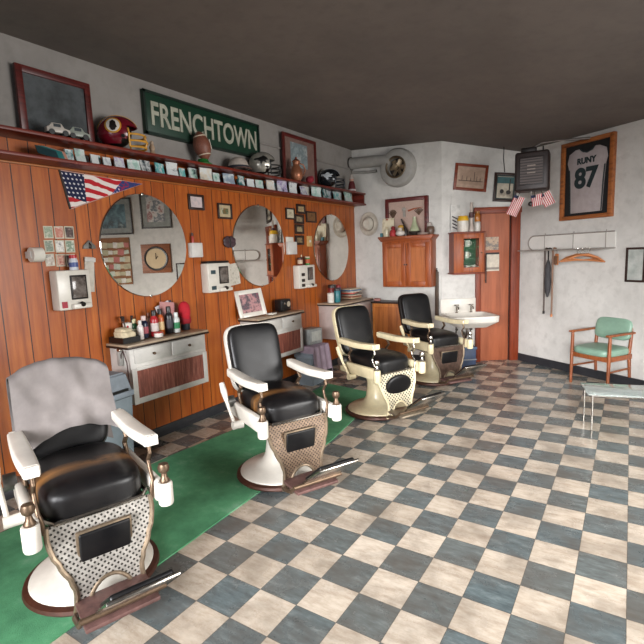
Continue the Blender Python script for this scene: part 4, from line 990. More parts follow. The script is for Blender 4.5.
# ================================================================== back wall: fan duct, hat, picture, cabinet, strop, chest
o = TW(WA, -3.02, 2.97, 'vent_fan', 'round plaster-white exhaust fan with side duct high on the back wall', 'fan')
Mx = RX(PI/2); b = MB(); b.lathe([(.145, 0), (.285, 0), (.285, .07), (.262, .115), (.21, .135), (.155, .135), (.145, .12), (.145, 0)], 56, Mx); b.build('housing', plain('#a29f99', .6, var=.25, scale=5), o)
b = MB(); b.lathe([(0, .012), (.148, .012), (.148, .02)], 40, Mx); b.build('grille_back', plain('#2a211b', .6), o, smooth=False)
b = MB(); b.lathe([(.135, .10), (.16, .10), (.165, .135), (.15, .145), (.135, .135)], 40, Mx); b.build('ring', plain('#6b5b48', .4, .6), o)
b = MB()
for k in range(6):
    a_ = k*PI/3
    b.box((.075, 0, 0), (.10, .07, .006), Mx @ TR(0, 0, .06) @ RZ(a_) @ RX(rad(28)), .002)
b.build('blades', plain('#a8957a', .35, .6), o)
b = MB(); b.lathe([(0, .05), (.045, .05), (.045, .09), (.03, .11), (0, .112)], 24, Mx @ TR(-.03, .02, 0)); b.build('hub', plain('#b7a283', .35, .6), o)
b = MB(); b.tube([(-.1, -.06, .1), (-.2, -.06, .13), (-.36, -.06, .145), (-.62, -.06, .155), (-.79, -.06, .16)], [.09, .088, .085, .085, .09], 18); b.build('duct', plain('#a29f99', .6, var=.25, scale=5), o)
b = MB(); b.cyl((-.785, -.06, .16), (-.8, -.06, .16), .1, seg=24); b.build('duct_flange', plain('#3a332f', .5), o)
b = MB(); b.tube([(-.79, -.03, .03), (-.5, -.03, .0), (-.36, -.03, .0)], .022, 10); b.build('conduit', plain('#94918b', .6), o)

o = TW(WA, -3.545, 2.17, 'straw_hat', 'white western hat hung flat on the back wall by the panelling', 'hat')
Mx = TR(0, .0155, 0) @ RX(PI/2) @ Matrix.Diagonal((.92, 1.06, 1, 1)); b = MB()
b.lathe([(.095, .03), (.13, .016), (.165, .02), (.178, .035), (.172, .038), (.135, .024), (.1, .038)], 40, Mx); b.build('brim', plain('#b5ac9e', .8, var=.2), o)
b = MB(); b.lathe([(.1, .028), (.1, .05), (.088, .10), (.06, .125), (.02, .115), (0, .11)], 36, Mx); b.build('crown', plain('#c0b8aa', .8, var=.2), o)
b = MB(); b.lathe([(.101, .035), (.104, .04), (.102, .062), (.099, .064)], 36, Mx); b.build('band', plain('#8d8478', .8), o)

r = WA.rect(386.5, 197.5, 429, 238)
o = picture(WA, r, 'shadow_box', 'shadow box of dried plants in a mahogany frame behind the cabinet ornaments', 'picture', MAHOG, .055, None, 0, plain('#b3998c', .8, var=.12, scale=60), th=.05)
b = MB()
for k in range(9):
    a_ = rad(-60+15*k); b.tube([(-.22, -.03, .0), (-.22+.07*math.sin(a_), -.034, .05+.09*math.cos(a_))], .006, 6)
for k in range(7):
    a_ = rad(-50+16*k); b.tube([(.2, -.03, .03), (.2+.09*math.sin(a_), -.034, .05+.08*math.cos(a_))], .006, 6)
b.build('dried_flowers', plain('#5d4636', .9, var=.4), o)
b = MB(); b.ball((-.04, -.032, .13), (.035, .012, .03)); b.box((-.035, -.03, .06), (.04, .012, .09)); b.build('skull', plain('#9a938a', .7), o)
b = MB(); b.tube([(.03, -.03, .10), (.12, -.032, .125), (.26, -.03, .14)], [.014, .01, .003], 8); b.build('pepper_pod', plain('#a2502f', .6), o)

# cabinet A
r = WA.rect(382.5, 235, 431, 287, .22); CAx, CAz, CAw, CAh = r; CAd = .22; CAb = WA.px(407, 287, .22)[1]; CAt = WA.px(407, 236.5, .22)[1]
o = T('wall_cabinet', 'orange pine two-door cabinet on the back wall', 'cabinet', WA.pt(CAx, CAb), 0); H = CAt-CAb
b = MB(); b.box((0, -CAd/2, H/2), (CAw, CAd, H), bev=.003); b.build('body', ORANGE, o)
b = MB(); b.prism([(-CAw/2-.05, .0), (-CAw/2-.05, -.018), (-CAw/2, -.075), (CAw/2, -.075), (CAw/2+.05, -.018), (CAw/2+.05, 0)], CAd+.05, TR(0, 0, H+.012), .003); b.build('cornice', ORANGEX, o)
for sx in (-1, 1):
    xc = sx*CAw*.245; w = CAw*.475; h = H-.11; zc = H/2-.04
    b = MB()
    for ss in (-1, 1): b.box((xc+ss*(w/2-.035), -CAd-.009, zc), (.07, .018, h), bev=.003)
    for ss in (-1, 1): b.box((xc, -CAd-.009, zc+ss*(h/2-.035)), (w-.135, .018, .07), bev=.003)
    d = b.build('door', ORANGE, o)
    b = MB(); b.box((xc, -CAd-.004, zc), (w-.13, .01, h-.13)); b.build('panel', wood('#a55d2d', '#7d3d17', .4, 2), d)
    b = MB(); b.ball((sx*.018, -CAd-.028, zc), .012); b.cyl((sx*.018, -CAd-.014, zc), (sx*.018, -CAd-.024, zc), .006); b.build('knob', DARKM, d)
# ornaments on cabinet A
zt = CAt+.0125
def on_cab(px, off=.15):
    W_ = Wall((0, KY-off), 0); return Vector((W_.px(px, 231)[0], KY-off, zt))
p = on_cab(387.5, .1); o = T('calendar_card', 'cream card standing at the left end of the orange cabinet', 'card', p, 0)
b = MB(); b.box((0, 0, .125), (.17, .006, .25), RX(rad(-8))); b.build('card', art(['#c9bd9d', '#d5cbb1', '#a8987a'], 9, 1), o)
b = MB(); b.box((-.0, -.012, .23), (.03, .012, .02)); b.build('clip', plain('#a05a4a', .5), o)
p = on_cab(381.5, .16); o = T('blue_box', 'tiny blue-green box beside the cream card', 'box', p, .2); b = MB(); b.box((0, 0, .03), (.04, .04, .06), bev=.004); b.build('box', plain('#2f6a73', .5), o)
p = on_cab(386.5, .18); bottle(p, .13, .025, plain('#c9c3a8', .3), plain('#b9ab8a', .4), 'lotion_bottle', 'small cream bottle in front of the cream card')
p = on_cab(393, .16); o = T('santa_figurine', 'red figurine beside the cream bottle on the orange cabinet', 'figurine', p)
b = MB(); b.lathe([(0, 0), (.04, 0), (.045, .03), (.03, .08), (0, .085)], 18); b.build('coat', plain('#9a1a1c', .6), o); b = MB(); b.ball((0, 0, .1), .026); b.build('head', plain('#7e1618', .6), o)
p = on_cab(400.3, .17); o = T('clown_figurine', 'white and yellow figurine in the middle of the orange cabinet', 'figurine', p)
b = MB(); b.ball((0, 0, .035), (.06, .045, .035)); b.build('body', plain('#cfc6bc', .6), o); b = MB(); b.ball((.0, -.01, .085), .03); b.build('head', plain('#c4b5a8', .6), o); b = MB(); b.lathe([(0, 0), (.03, 0), (.036, .012), (.02, .03), (0, .035)], 16, TR(.01, -.01, .1)); b.build('hat', plain('#c6983a', .6), o)
p = on_cab(403.5, .07); bottle(p, .17, .035, plain('#c9a24e', .4), plain('#d8c086', .4), 'yellow_bottle', 'mustard yellow bottle behind the figurines')
p = on_cab(405.5, .14); o = T('pepper_mill', 'dark brown leaning bottle right of the yellow bottle', 'bottle', p)
b = MB(); b.tube([(.0, 0, .0), (.012, 0, .06), (-.02, 0, .14), (-.06, 0, .23)], [.028, .026, .012, .012], 12); b.build('body', plain('#2a1d18', .35), o)
p = on_cab(414.5, .17); o = T('metal_bowl', 'dark shallow bowl under the glass decanter', 'bowl', p)
b = MB(); b.lathe([(0, 0), (.04, 0), (.075, .03), (.09, .06), (.082, .06), (.05, .02), (0, .012)], 28); b.build('bowl', plain('#4a433c', .3, .5), o)
p2 = p + Vector((.0, 0, .0165)); o = T('glass_decanter', 'pale green glass decanter standing in the dark bowl', 'decanter', p2)
b = MB(); b.lathe([(0, 0), (.035, 0), (.06, .045), (.06, .06), (.045, .09), (.025, .15), (.02, .2), (.024, .215), (.017, .215), (.014, .15), (0, .1)], 24); b.build('body', plain('#a2a888', .15, var=.2), o)
p = on_cab(423, .18); o = T('plate_stack', 'low stack of pale plates at the right of the orange cabinet', 'plates', p)
for k in range(3):
    b = MB(); b.lathe([(0, .0+.01*k), (.06, .0+.01*k), (.085, .012+.01*k), (.08, .014+.01*k), (.055, .006+.01*k), (0, .006+.01*k)], 28); b.build('plate', plain(['#c9a79c', '#d0c8be', '#b5a39b'][k], .4), o)
p = on_cab(430.5, .1); o = T('brown_crock', 'brown crock with white ornament at the right end of the orange cabinet', 'crock', p)
b = MB(); b.lathe([(0, 0), (.035, 0), (.05, .04), (.045, .09), (.038, .1), (0, .1)], 20); b.build('pot', plain('#5c4638', .4), o); b = MB(); b.ball((-.015, 0, .12), (.03, .02, .035)); b.build('ornament', plain('#a99f97', .6), o)

for n_, k_ in (('calendar_card', 1.15), ('santa_figurine', 1.25), ('clown_figurine', 1.25), ('glass_decanter', 1.18), ('brown_crock', 1.2), ('lotion_bottle', 1.2), ('pepper_mill', 1.1)): bpy.data.objects[n_].scale = (k_,)*3
# razor strop board on the wall
a, z0 = WA.px(437.3, 316); _, z1 = WA.px(437.3, 271.5)
o = TW(WA, a, (z0+z1)/2, 'razor_strop', 'narrow dark leather strop hanging between cabinet and sink', 'strop'); h = z1-z0
b = MB(); b.box((0, -.012, 0), (.058, .02, h), bev=.004); b.build('strap', plain('#4a3a2c', .6, var=.35), o); b = MB(); b.lathe([(0, 0), (.012, 0), (.012, .02), (.005, .03), (.012, .045), (0, .055)], 14, TR(0, -.012, h/2)); b.build('hanger', DARKM, o)
# low orange chest behind the third chair
a0, _ = WA.px(373.5, 320, .3); a1, _ = WA.px(404, 320, .3); zc0 = WA.px(388, 303.5, .3)[1]
o = T('wooden_chest', 'low orange wooden chest against the back wall behind the third chair', 'chest', WA.pt((a0+a1)/2+.01, 0), 0); w = a1-a0+.05
b = MB(); b.box((0, -.165, zc0/2), (w, .27, zc0), bev=.006); b.build('body', wood('#c67c3c', '#9c5522', .45, 2), o)
b = MB(); b.box((0, -.165, zc0+.01), (w+.04, .30, .025), bev=.005); b.build('top', DARKFR, o)
b = MB(); b.box((0, -.302, zc0*.5), (w-.08, .012, zc0-.1), bev=.003); d = b.build('door', wood('#b96d31', '#8e481b', .45, 2), o)
b = MB(); b.ball((w*.35, -.318, zc0*.55), .014); b.build('knob', BRONZE, d)
p = Vector((WA.px(366, 304, .25)[0], KY-.25, .0)); zp = zc0+.024
o = T('pink_cloth', 'small crumpled pink cloth on the left of the wooden chest', 'cloth', (WA.pt((a0+a1)/2, 0).x-w/2+.05, KY-.2, zp), .2)
b = MB(); b.sup((0, 0, .022), (.06, .05, .026), .7, .8, 12, 20, fn=lump); b.build('cloth', plain('#b07a70', .9), o)

# ================================================================== oblique wall: corner cabinet, pictures, sink
def rectB(x0, y0, x1, y1, off=0): return WB.rect(x0, y0, x1, y1, off)
a0, _ = WB.px(453.5, 252, .2); a1, _ = WB.px(483.5, 252, .2); zb0 = WB.px(466, 273.5, .2)[1]; zb1 = WB.px(466, 232.5, .2)[1]
o = T('glass_cabinet', 'small red-brown cabinet with a glazed door beside the doorway', 'cabinet', WB.pt((a0+a1)/2, zb0), WB.ang); w = a1-a0; H = zb1-zb0; d_ = .2
b = MB()
for sx in (-1, 1): b.box((sx*(w/2-.01), -d_/2, H/2), (.02, d_, H))
b.box((0, -d_/2, .01), (w, d_, .02)); b.box((0, -d_/2, H-.01), (w, d_, .02)); b.build('body', CASING, o)
b = MB(); b.box((0, -.01, H/2), (w-.02, .012, H-.02)); b.build('back_panel', plain('#245c36', .5), o)
for sz in (0, 1):
    b = MB(); b.box((0, -d_/2-.01, sz*H), (w+.035, d_+.04, .022), bev=.005); b.build('moulding', CASINGX, o)
for zz_ in (H*.36, H*.64):
    b = MB(); b.box((0, -d_/2+.0, zz_), (w-.04, d_-.04, .012)); b.build('shelf', plain('#2b6a3e', .5), o)
b = MB(); iw, ih = w*.50, H*.70; xo = w*.08
b.box((-(w/2-(w/2+xo-iw/2)/2), -d_-.008, H/2), (w/2+xo-iw/2, .018, H-.03), bev=.002); b.box(((xo+iw/2+w/2)/2, -d_-.008, H/2), (w/2-xo-iw/2, .018, H-.03), bev=.002)
for sz in (-1, 1): b.box((xo, -d_-.008, H/2+sz*(ih/2+(H-.03-ih)/4)), (iw+.002, .018, (H-.03-ih)/2), bev=.002)
dd = b.build('door', ORANGE, o); b = MB(); b.box((xo, -d_-.006, H/2), (iw, .004, ih)); b.build('pane', GLASS, dd, smooth=False)
b = MB(); b.ball((w*.42, -d_-.026, H*.5), .011); b.build('knob', BRONZE, dd)
GM2 = 'white mugs inside the glazed cabinet'
for k, (lx, lz, lab) in enumerate(((.0, .02, 'white mug on the lowest shelf of the glazed cabinet, left'), (.105, .02, 'white mug on the lowest shelf of the glazed cabinet, right'), (.0, H*.36+.006, 'white mug on the middle shelf of the glazed cabinet'), (.01, H*.64+.006, 'white mug on the top shelf of the glazed cabinet'))):
    q = WB.pt((a0+a1)/2+lx, zb0+lz, .11); m_ = T('shaving_mug', lab, 'mug', q, WB.ang, GM2)
    b = MB(); b.lathe([(0, 0), (.036, 0), (.042, .02), (.042, .095), (.036, .095), (.034, .01), (0, .01)], 20); b.build('cup', WHITE, m_)
    b = MB(); b.tube([(.04, 0, .075), (.065, 0, .07), (.068, 0, .035), (.04, 0, .025)], .006, 8); b.build('handle', WHITE, m_)
zt = zb1+.0115; mid = (a0+a1)/2
def onG(px, off=.11): return WB.pt(WB.px(px, 228, off)[0], zt, off)
p = onG(456, .045); o = T('striped_card', 'white card with diagonal dark stripes on the glazed cabinet', 'card', p, WB.ang)
b = MB(); b.box((0, 0, .20), (.14, .006, .40), RX(rad(-4))); b.build('card', art(['#b9b6b0', '#cfccc6', '#a9a6a0'], 7, 3), o)
b = MB()
for k in range(4): b.box((0, -.006, 0), (.10, .004, .016), RX(rad(-4)) @ TR(-.01, 0, .06+.05*k) @ RY(rad(28))); 
b.build('stripes', plain('#3a2d30', .6), o)
p = onG(463, .125); can(p, .225, .078, plain('#cdc6ba', .3), plain('#d3a51f', .35), 'cookie_jar', 'white jar with bright yellow lid on the glazed cabinet', 'jar', lf=.70)
p = onG(471.3, .10); o = T('candlestick', 'slim white candlestick bottle right of the yellow-lidded jar', 'bottle', p)
b = MB(); b.lathe([(0, 0), (.04, 0), (.042, .02), (.03, .09), (.018, .16), (.026, .19), (.016, .22), (.03, .255), (.022, .29), (.02, .37), (.016, .42), (0, .42)], 20); b.build('body', plain('#b5a79c', .35, var=.3), o)
b = MB(); b.lathe([(.026, .2), (.034, .22), (.034, .27), (.026, .28)], 18); b.build('band', plain('#4a2a2a', .5), o)
p = onG(477.3, .12); can(p, .14, .045, plain('#bfb8ae', .3), plain('#a9a29a', .35), 'jar', 'small white jar at the right end of the glazed cabinet')
p = p + Vector((0, 0, .1405)); bottle(p, .15, .04, plain('#a8682a', .25), plain('#8a5a24', .4), 'amber_jar', 'amber bottle balanced on the small white jar', 'bottle', neck=.7)

r = rectB(454, 164.2, 487, 191)
o = picture(WB, r, 'picture', 'red-framed sketch of a harbour on the upper back wall', fr=CASINGX, fw=.04, mat=plain('#b59a86', .7), mw=.05, prt=plain('#ac917c', .7, var=.2), roll=rad(6))
b = MB(); b.tube([(-.18, -.014, -.05), (.18, -.014, -.05)], .004, 6)
for x_, h_ in ((-.13, .07), (-.06, .06), (0, .05), (.05, .13), (.09, .07), (.14, .05)): b.tube([(x_, -.014, -.05), (x_, -.014, -.05+h_)], .0035, 6)
b.build('sketch', plain('#4d3f3a', .7), o)
r = rectB(493, 173, 516, 202)
o = picture(WB, r, 'picture', 'dark-framed picture hanging below a ceiling cord beside the heater', fr=DARKFR, fw=.035, mat=plain('#2f3836', .6), mw=.02, prt=art(['#8f8779', '#b1a794', '#60564d'], 6, 6), roll=rad(4), off=.012)
b = MB(); b.box((0, -.018, .10), (r[2]*.72, .004, .09)); b.build('sky', plain('#2f5658', .5), o); b = MB(); b.tube([(.06, -.018, -.06), (.065, -.018, .12)], .008, 6); b.ball((-.05, -.018, -.06), (.03, .004, .03)); b.ball((.05, -.018, -.07), (.035, .004, .03)); b.build('sketch', plain('#2b2825', .6), o)
# ceiling hook with hanging cord
p = WB.pt(WB.px(504, 148, .15)[0], 0, .15); zc = 3.17
a, z_ = WB.px(504, 143.5, .15); zt_ = z_; a2, z2 = WB.px(505, 172, .03)
o = T('hanging_cord', 'thin dark cord and hook from the ceiling above the dark-framed picture', 'cord', WB.pt(a, zt_, .15))
b = MB(); b.tube([(-.06, 0, .0), (.07, 0, .0)], .008, 8); b.build('hook', DARKM, o)
q = WB.pt(a2, z2, .02)-WB.pt(a, zt_, .15); b = MB(); b.tube([(0, 0, .02), (0, 0, -.1), q*.5+Vector((-.012, 0, -.0)), q], .006, 8); b.build('cord', DARKM, o)

# sink
SA, SO = .31, .0
o = T('wall_sink', 'white porcelain wall sink with two taps between strop and doorway', 'sink', WB.pt(SA, .775), WB.ang); w, d_ = .70, .60
b = MB()
def basin(u, v):
    # rounded rectangle section rings: outer skirt, rim, bowl
    prof = [(.60, -.17), (.86, -.115), (.985, -.085), (1.0, -.015), (.985, 0.0), (.87, .0), (.82, -.03), (.66, -.12), (.3, -.14), (0, -.142)]
    k = v*(len(prof)-1); i = min(int(k), len(prof)-2); f_ = k-i; s_ = prof[i][0]*(1-f_)+prof[i+1][0]*f_; z_ = prof[i][1]*(1-f_)+prof[i+1][1]*f_
    th = 2*PI*u; e = .28; sg = lambda c: math.copysign(abs(c)**e, c)
    return Vector((w/2*s_*sg(math.cos(th)), -d_/2-.005+d_/2*s_*sg(math.sin(th)), z_))
b.grid(basin, 64, 27); b.build('basin', WHITE, o, ang=50)
b = MB(); b.box((-.05, -.012, .09), (w-.12, .024, .24), bev=.008); b.build('backsplash', WHITE, o)
for sx in (-1, 1):
    b = MB(); b.lathe([(0, 0), (.022, 0), (.02, .012), (.012, .02), (.012, .08), (.016, .09), (0, .1)], 16, TR(sx*.11, -.065, 0)); b.tube([(sx*.11, -.065, .07), (sx*.11, -.1, .1), (sx*.11, -.15, .09), (sx*.11, -.16, .06)], .011, 10); tp = b.build('tap', CHROME, o)
    b = MB(); b.tube([(sx*.11-.035, -.065, .115), (sx*.11+.035, -.065, .115)], .009, 8); b.tube([(sx*.11, -.065-.035, .115), (sx*.11, -.03, .115)], .009, 8); b.cyl((sx*.11, -.065, .09), (sx*.11, -.065, .125), .008); b.build('handle', plain('#8d857c', .3, .8), tp)
b = MB(); b.tube([(0, -.2, -.16), (0, -.2, -.3), (.0, -.15, -.36), (0, -.1, -.32), (0, -.03, -.3)], .02, 10); b.build('trap', CHROME, o)
for sx in (-1, 1):
    b = MB(); b.tube([(sx*.11, -.06, -.13), (sx*.11, -.05, -.3), (sx*.13, -.03, -.45)], .011, 8); b.cyl((sx*.11, -.055, -.25), (sx*.11, -.09, -.25), .018); b.build('supply_pipe', plain('#3f3934', .4, .6), o)
# blue bin below the sink
p = at_z(467, 373, 0); o = T('blue_bucket', 'dark blue bucket with lid under the sink', 'bucket', WB.pt(.22, 0, .42), WB.ang)
b = MB(); b.box((0, 0, .155), (.22, .22, .31), bev=.02); b.build('body', plain('#31405a', .5, var=.35, scale=9), o)
b = MB(); b.box((0, 0, .32), (.24, .24, .04), bev=.012); b.build('lid', plain('#4c5f7a', .5, var=.3), o)
b = MB(); b.box((0, -.112, .16), (.224, .008, .016)); b.build('band', plain('#76787c', .5), o)
# door fittings: poster, notice, towel bar
def on_door(x0, y0, x1, y1):
    return WB.rect(x0, y0, x1, y1, -.03)
r = on_door(485.5, 237, 498.5, 250); o = TW(WB, r[0], r[1], 'door_poster', 'pencil-grey sketch pinned on the door above the notice', 'poster', off=-.029)
b = MB(); b.box((0, -.002, 0), (r[2], .004, r[3])); b.build('sheet', art(['#9d8a78', '#6a6560', '#b59a80', '#4d4a48'], 12, 4), o)
r = on_door(485.5, 252.5, 499, 271); o = TW(WB, r[0], r[1], 'door_notice', 'white notice sheet with dark heading on the door', 'notice', off=-.029)
b = MB(); b.box((0, -.002, 0), (r[2], .004, r[3])); b.build('sheet', plain('#c9bfae', .7), o)
b = MB(); b.box((0, -.005, r[3]*.45), (r[2], .003, r[3]*.1)); b.build('heading', plain('#2b2422', .6), o); b = MB(); b.box((r[2]*.03, -.005, -r[3]*.36), (r[2]*.9, .003, r[3]*.12)); b.build('lower_block', plain('#8a8076', .6), o)
r = on_door(483.3, 254, 485.8, 283); o = TW(WB, r[0]+.01, r[1], 'door_bar', 'tall dark pull bar on the left edge of the door', 'door pull', off=-.03)
b = MB(); b.tube([(0, -.03, -r[3]/2), (0, -.03, r[3]/2)], .009, 8); b.build('bar', DARKM, o)
for sz in (-1, 1):
    b = MB(); b.tube([(0, .002, sz*r[3]*.42), (0, -.03, sz*r[3]*.42)], .007, 8); b.build('standoff', DARKM, o)

# ================================================================== hanging heater with flags
HX = Vector((-1.02, 6.72, 0)); d_ = (EYEV-HX); hang = math.atan2(d_.x, -d_.y)
sc_ = scale_at(HX+Vector((0, 0, 2.5)))
def hz(py, p=HX):
    d = ray(532, py); return EYE + d.z/math.hypot(d.x, d.y)*math.hypot(p.x, p.y)
HXa = ray(532.5, 172); k_ = math.hypot(HX.x, HX.y)/math.hypot(HXa.x, HXa.y); HX = Vector((HXa.x*k_, HXa.y*k_, 0))
z0, z1 = hz(191.5), hz(152.5); w = 31/sc_; h = z1-z0
o = T('ceiling_heater', 'dark square gas heater hung from the ceiling beside the framed jersey', 'heater', HX+Vector((0, 0, z0)), 0)
o.rotation_euler = (0, 0, math.atan2(-HX.x, HX.y) + rad(-6))
b = MB(); b.box((0, .0, h/2), (w, .26, h), bev=.03, seg=3); b.build('cabinet', plain('#2e2523', .45, .2, var=.3), o)
b = MB(); b.box((0, -.13, h/2), (w*.74, .012, h*.72), bev=.006); b.build('grille_frame', plain('#241c1a', .5), o)
b = MB(); b.box((0, -.134, h/2), (w*.66, .012, h*.64)); b.build('grille', GRILLE, o)
b = MB()
for k in range(3): b.box((.0, -.142, h*(.45+.09*k)), (w*.24, .006, h*.03))
b.build('badge', plain('#85786e', .5), o)
CZ = hz(147.5)
for sx in (-1, 1):
    b = MB(); b.cyl((sx*w*.3, .0, h-.01), (sx*w*.3, 0, CZ-z0), .009); b.build('hanger_rod', DARKM, o)
b = MB(); b.box((-w*.12, 0, CZ-z0-.03), (w*.45, .1, .06), bev=.01); b.build('junction_box', DARKM, o)
b = MB(); b.tube([(0, 0, h), (.01, 0, h+.06), (.1, 0, h+.1), (.3, .05, h+.11), (.62, .1, h+.1)], .014, 10); b.build('gas_pipe', plain('#6a635d', .4, .6), o)
hr = o.rotation_euler.z; Rz = Matrix.Rotation(hr, 3, 'Z')
def under(lx, ly=-.1): return HX + Rz @ Vector((lx, ly, 0)) + Vector((0, 0, z0))
GF = 'small striped flags under the heater'
for k, (lx, ang, L, lab) in enumerate(((-w*.34, 24, .30, 'striped little flag hanging lowest under the heater, left'), (w*.08, -8, .19, 'striped little flag under the heater, middle'), (w*.27, -26, .22, 'striped little flag under the heater, right'))):
    f_ = T('small_flag', lab, 'flag', under(lx, -.06), hr, GF, None); f_.rotation_euler = (0, rad(ang), hr)
    b = MB(); b.cyl((0, 0, .0), (0, 0, -L), .004, seg=8); b.build('stick', plain('#3a2b24', .6), f_)
    b = MB(); b.grid(lambda u, v: Vector(((u-.35)*.13, .008*math.sin(u*7+v*4), -.05-(L-.05)*v)), 10, 10, .002); b.build('cloth', MINIFLAG, f_)
l_ = T('pull_knob', 'dark round knob hanging on a cord under the heater', 'knob', under(-w*.02, -.04), hr)
b = MB(); b.cyl((0, 0, .01), (0, 0, -.13), .006, seg=8); b.build('cord', plain('#8f8780', .5), l_); b = MB(); b.ball((0, 0, -.155), .032); b.build('ball', plain('#2b2523', .4), l_)

# ================================================================== right wall: hat rack, hangers, canes, jersey, chair
a0, zt = WC.px(528.5, 235, .02); a1, _ = WC.px(603, 240, .02); zr0 = WC.px(560, 249.5, .02)[1]; zr1 = WC.px(560, 234.5, .02)[1]
o = TW(WC, a0, zr0, 'hat_rack', 'pale wire hat rack with rounded end on the right wall', 'rack'); L = a1-a0+.15; H = zr1-zr0
RK = plain('#9a938b', .5, .2, var=.3)
b = MB()
for yy in (-.02,):
    pts = [(L, yy, H)] + [(.10-.10*math.sin(PI*k/10)*1.0, yy, H/2+H/2*math.cos(PI*k/10)) for k in range(11)] + [(L, yy, 0)]
    b.tube(pts, .008, 8)
b.build('loop_rail', RK, o)
b = MB()
for k in range(5): b.cyl((.10+k*(L-.1)/4, -.27, 0), (.10+k*(L-.1)/4, 0, 0), .006, seg=8)
for yy in (-.09, -.15, -.21): b.cyl((.05, yy, 0), (L, yy, 0), .005, seg=8)
b.build('shelf_bars', RK, o)
b = MB()
for k in range(3): b.tube([(.28+k*(L-.4)/2, 0, H+.03), (.28+k*(L-.4)/2, -.012, H-.02), (.28+k*(L-.4)/2, -.012, 0)], .006, 8)
b.build('bracket', RK, o)
b = MB(); b.prism([(.10-.095*math.sin(PI*k/10), H/2+(H/2-.006)*math.cos(PI*k/10)) for k in range(11)] + [(L, .006), (L, H-.006)], .012); b.build('back_board', plain('#d6d3cc', .5, var=.12, scale=4), o)
b = MB(); b.cyl((.05, -.27, 0), (L, -.27, 0), .008, seg=8); b.build('front_rail', RK, o)
# hangers
GH = 'wooden hangers on the hat rack'
HG = wood('#b5713f', '#8a4a22', .4, 0); OFFR = .21
ah, _ = WC.px(577, 252, OFFR)
for k in range(4):
    o = TW(WC, ah+.055*k, zr0-.005, 'wooden_hanger', ['leftmost wooden hanger in the cluster on the rack', 'second wooden hanger from the left on the rack', 'third wooden hanger from the left on the rack', 'rightmost wooden hanger in the cluster on the rack'][k], 'hanger', GH, off=OFFR)
    o.rotation_mode = 'XYZ'; o.rotation_euler = (0, rad(4*(k-1)), WC.ang + rad(46+4*k))
    b = MB(); b.tube([(0, 0, -.06), (0, 0, -.025), (.016, 0, -.012), (.02, 0, .008), (.004, 0, .021), (-.013, 0, .013)], .003, 8); b.build('hook', CHROME, o)
    b = MB(); b.tube([(-.21, 0, -.135), (-.12, 0, -.09), (0, 0, -.065), (.12, 0, -.09), (.21, 0, -.135)], [.009, .014, .017, .014, .009], 10); b.build('shoulders', HG, o)
    b = MB(); b.cyl((-.19, 0, -.135), (.19, 0, -.135), .007); b.build('bar', HG, o)
a, _ = WC.px(557, 252, OFFR); o = TW(WC, a, zr0-.006, 'clothes_brush', 'flat wooden clothes brush hanging left of the hangers', 'brush', off=OFFR)
b = MB(); b.tube([(0, 0, .01), (0, 0, -.05)], .003, 6); b.build('loop', DARKM, o)
b = MB(); b.box((0, 0, -.12), (.05, .02, .15), bev=.008); b.build('back', HG, o); b = MB(); b.box((0, -.02, -.13), (.04, .025, .11), bev=.004); b.build('bristles', plain('#6b4a34', .9), o)
# walking sticks and umbrella
def stick(px, pyb, off, name, label, m, hook):
    a, zb_ = WC.px(px, pyb, off); o = TW(WC, a, zb_, name, label, 'walking stick', None, off); L = zr0-zb_
    b = MB(); b.tube([(0, 0, 0), (0, 0, L*.5), (0, 0, L-.02)], [.011, .012, .013], 10); b.build('shaft', m, o)
    b = MB(); b.tube([(0, 0, L-.025), (0, 0, L+.0), (.0, .02, L+.022), (0, .05, L+.018), (0, .056, L-.01)], .013, 10); b.build('crook', m, o)
    b = MB(); b.lathe([(0, -.01), (.015, -.01), (.015, .03), (0, .035)], 12); b.build('ferrule', DARKM if hook else HG, o)
stick(543.5, 313, OFFR+.0, 'walking_stick', 'dark walking stick hanging at the left end of the rack', plain('#4a3b33', .5), 1)
stick(551.3, 316, OFFR+.0, 'walking_stick', 'lighter brown walking stick hanging right of the umbrella', plain('#7a5a45', .5, var=.3), 0)
a, zb_ = WC.px(547.3, 297, OFFR); o = TW(WC, a, zb_, 'folded_umbrella', 'folded dark umbrella hanging between the two walking sticks', 'umbrella', None, OFFR); L = zr0-zb_
b = MB(); b.lathe([(0, 0), (.012, .0), (.035, .08), (.045, .2), (.035, .32), (.04, .38), (.025, .46), (.012, .5), (0, .5)], 14); b.build('canopy', plain('#3c3a3c', .8, var=.4), o)
b = MB(); b.tube([(0, 0, .48), (0, 0, L), (0, .02, L+.024), (0, .05, L+.016), (0, .056, L-.01)], .009, 8); b.build('handle', DARKM, o)

# framed jersey
a0 = WC.px(563.2, 185)[0]; z1 = WC.px(563.2, 145.5)[1]; z0 = WC.px(563.7, 221)[1]; a1 = WC.px(615.5, 180)[0]
w = a1-a0; h = z1-z0
o = TW(WC, (a0+a1)/2, (z0+z1)/2, 'framed_jersey', 'framed pale jersey numbered 87 on the right wall', 'framed jersey')
fw = .05; b = MB()
for sx in (-1, 1): b.box((sx*(w-fw)/2, -.03, 0), (fw, .06, h), bev=.005)
for sz in (-1, 1): b.box((0, -.03, sz*(h-fw)/2), (w-2*fw+.004, .06, fw), bev=.005)
b.build('frame', OAK, o)
b = MB(); b.box((0, -.012, 0), (w-2*fw+.01, .02, h-2*fw+.01)); b.build('mat', plain('#121314', .7), o, smooth=False)
jw, jh = (w-2*fw)*.88, (h-2*fw)*.88; yb = -jh/2-.02; yt = jh/2+.005
J = [(-.40, 0), (.40, 0), (.43, .45), (.46, .70), (.50, .80), (.46, .93), (.30, .985), (.20, .99), (.14, .94), (0, .915), (-.14, .94), (-.20, .99), (-.30, .985), (-.46, .93), (-.5, .80), (-.46, .70), (-.43, .45)]
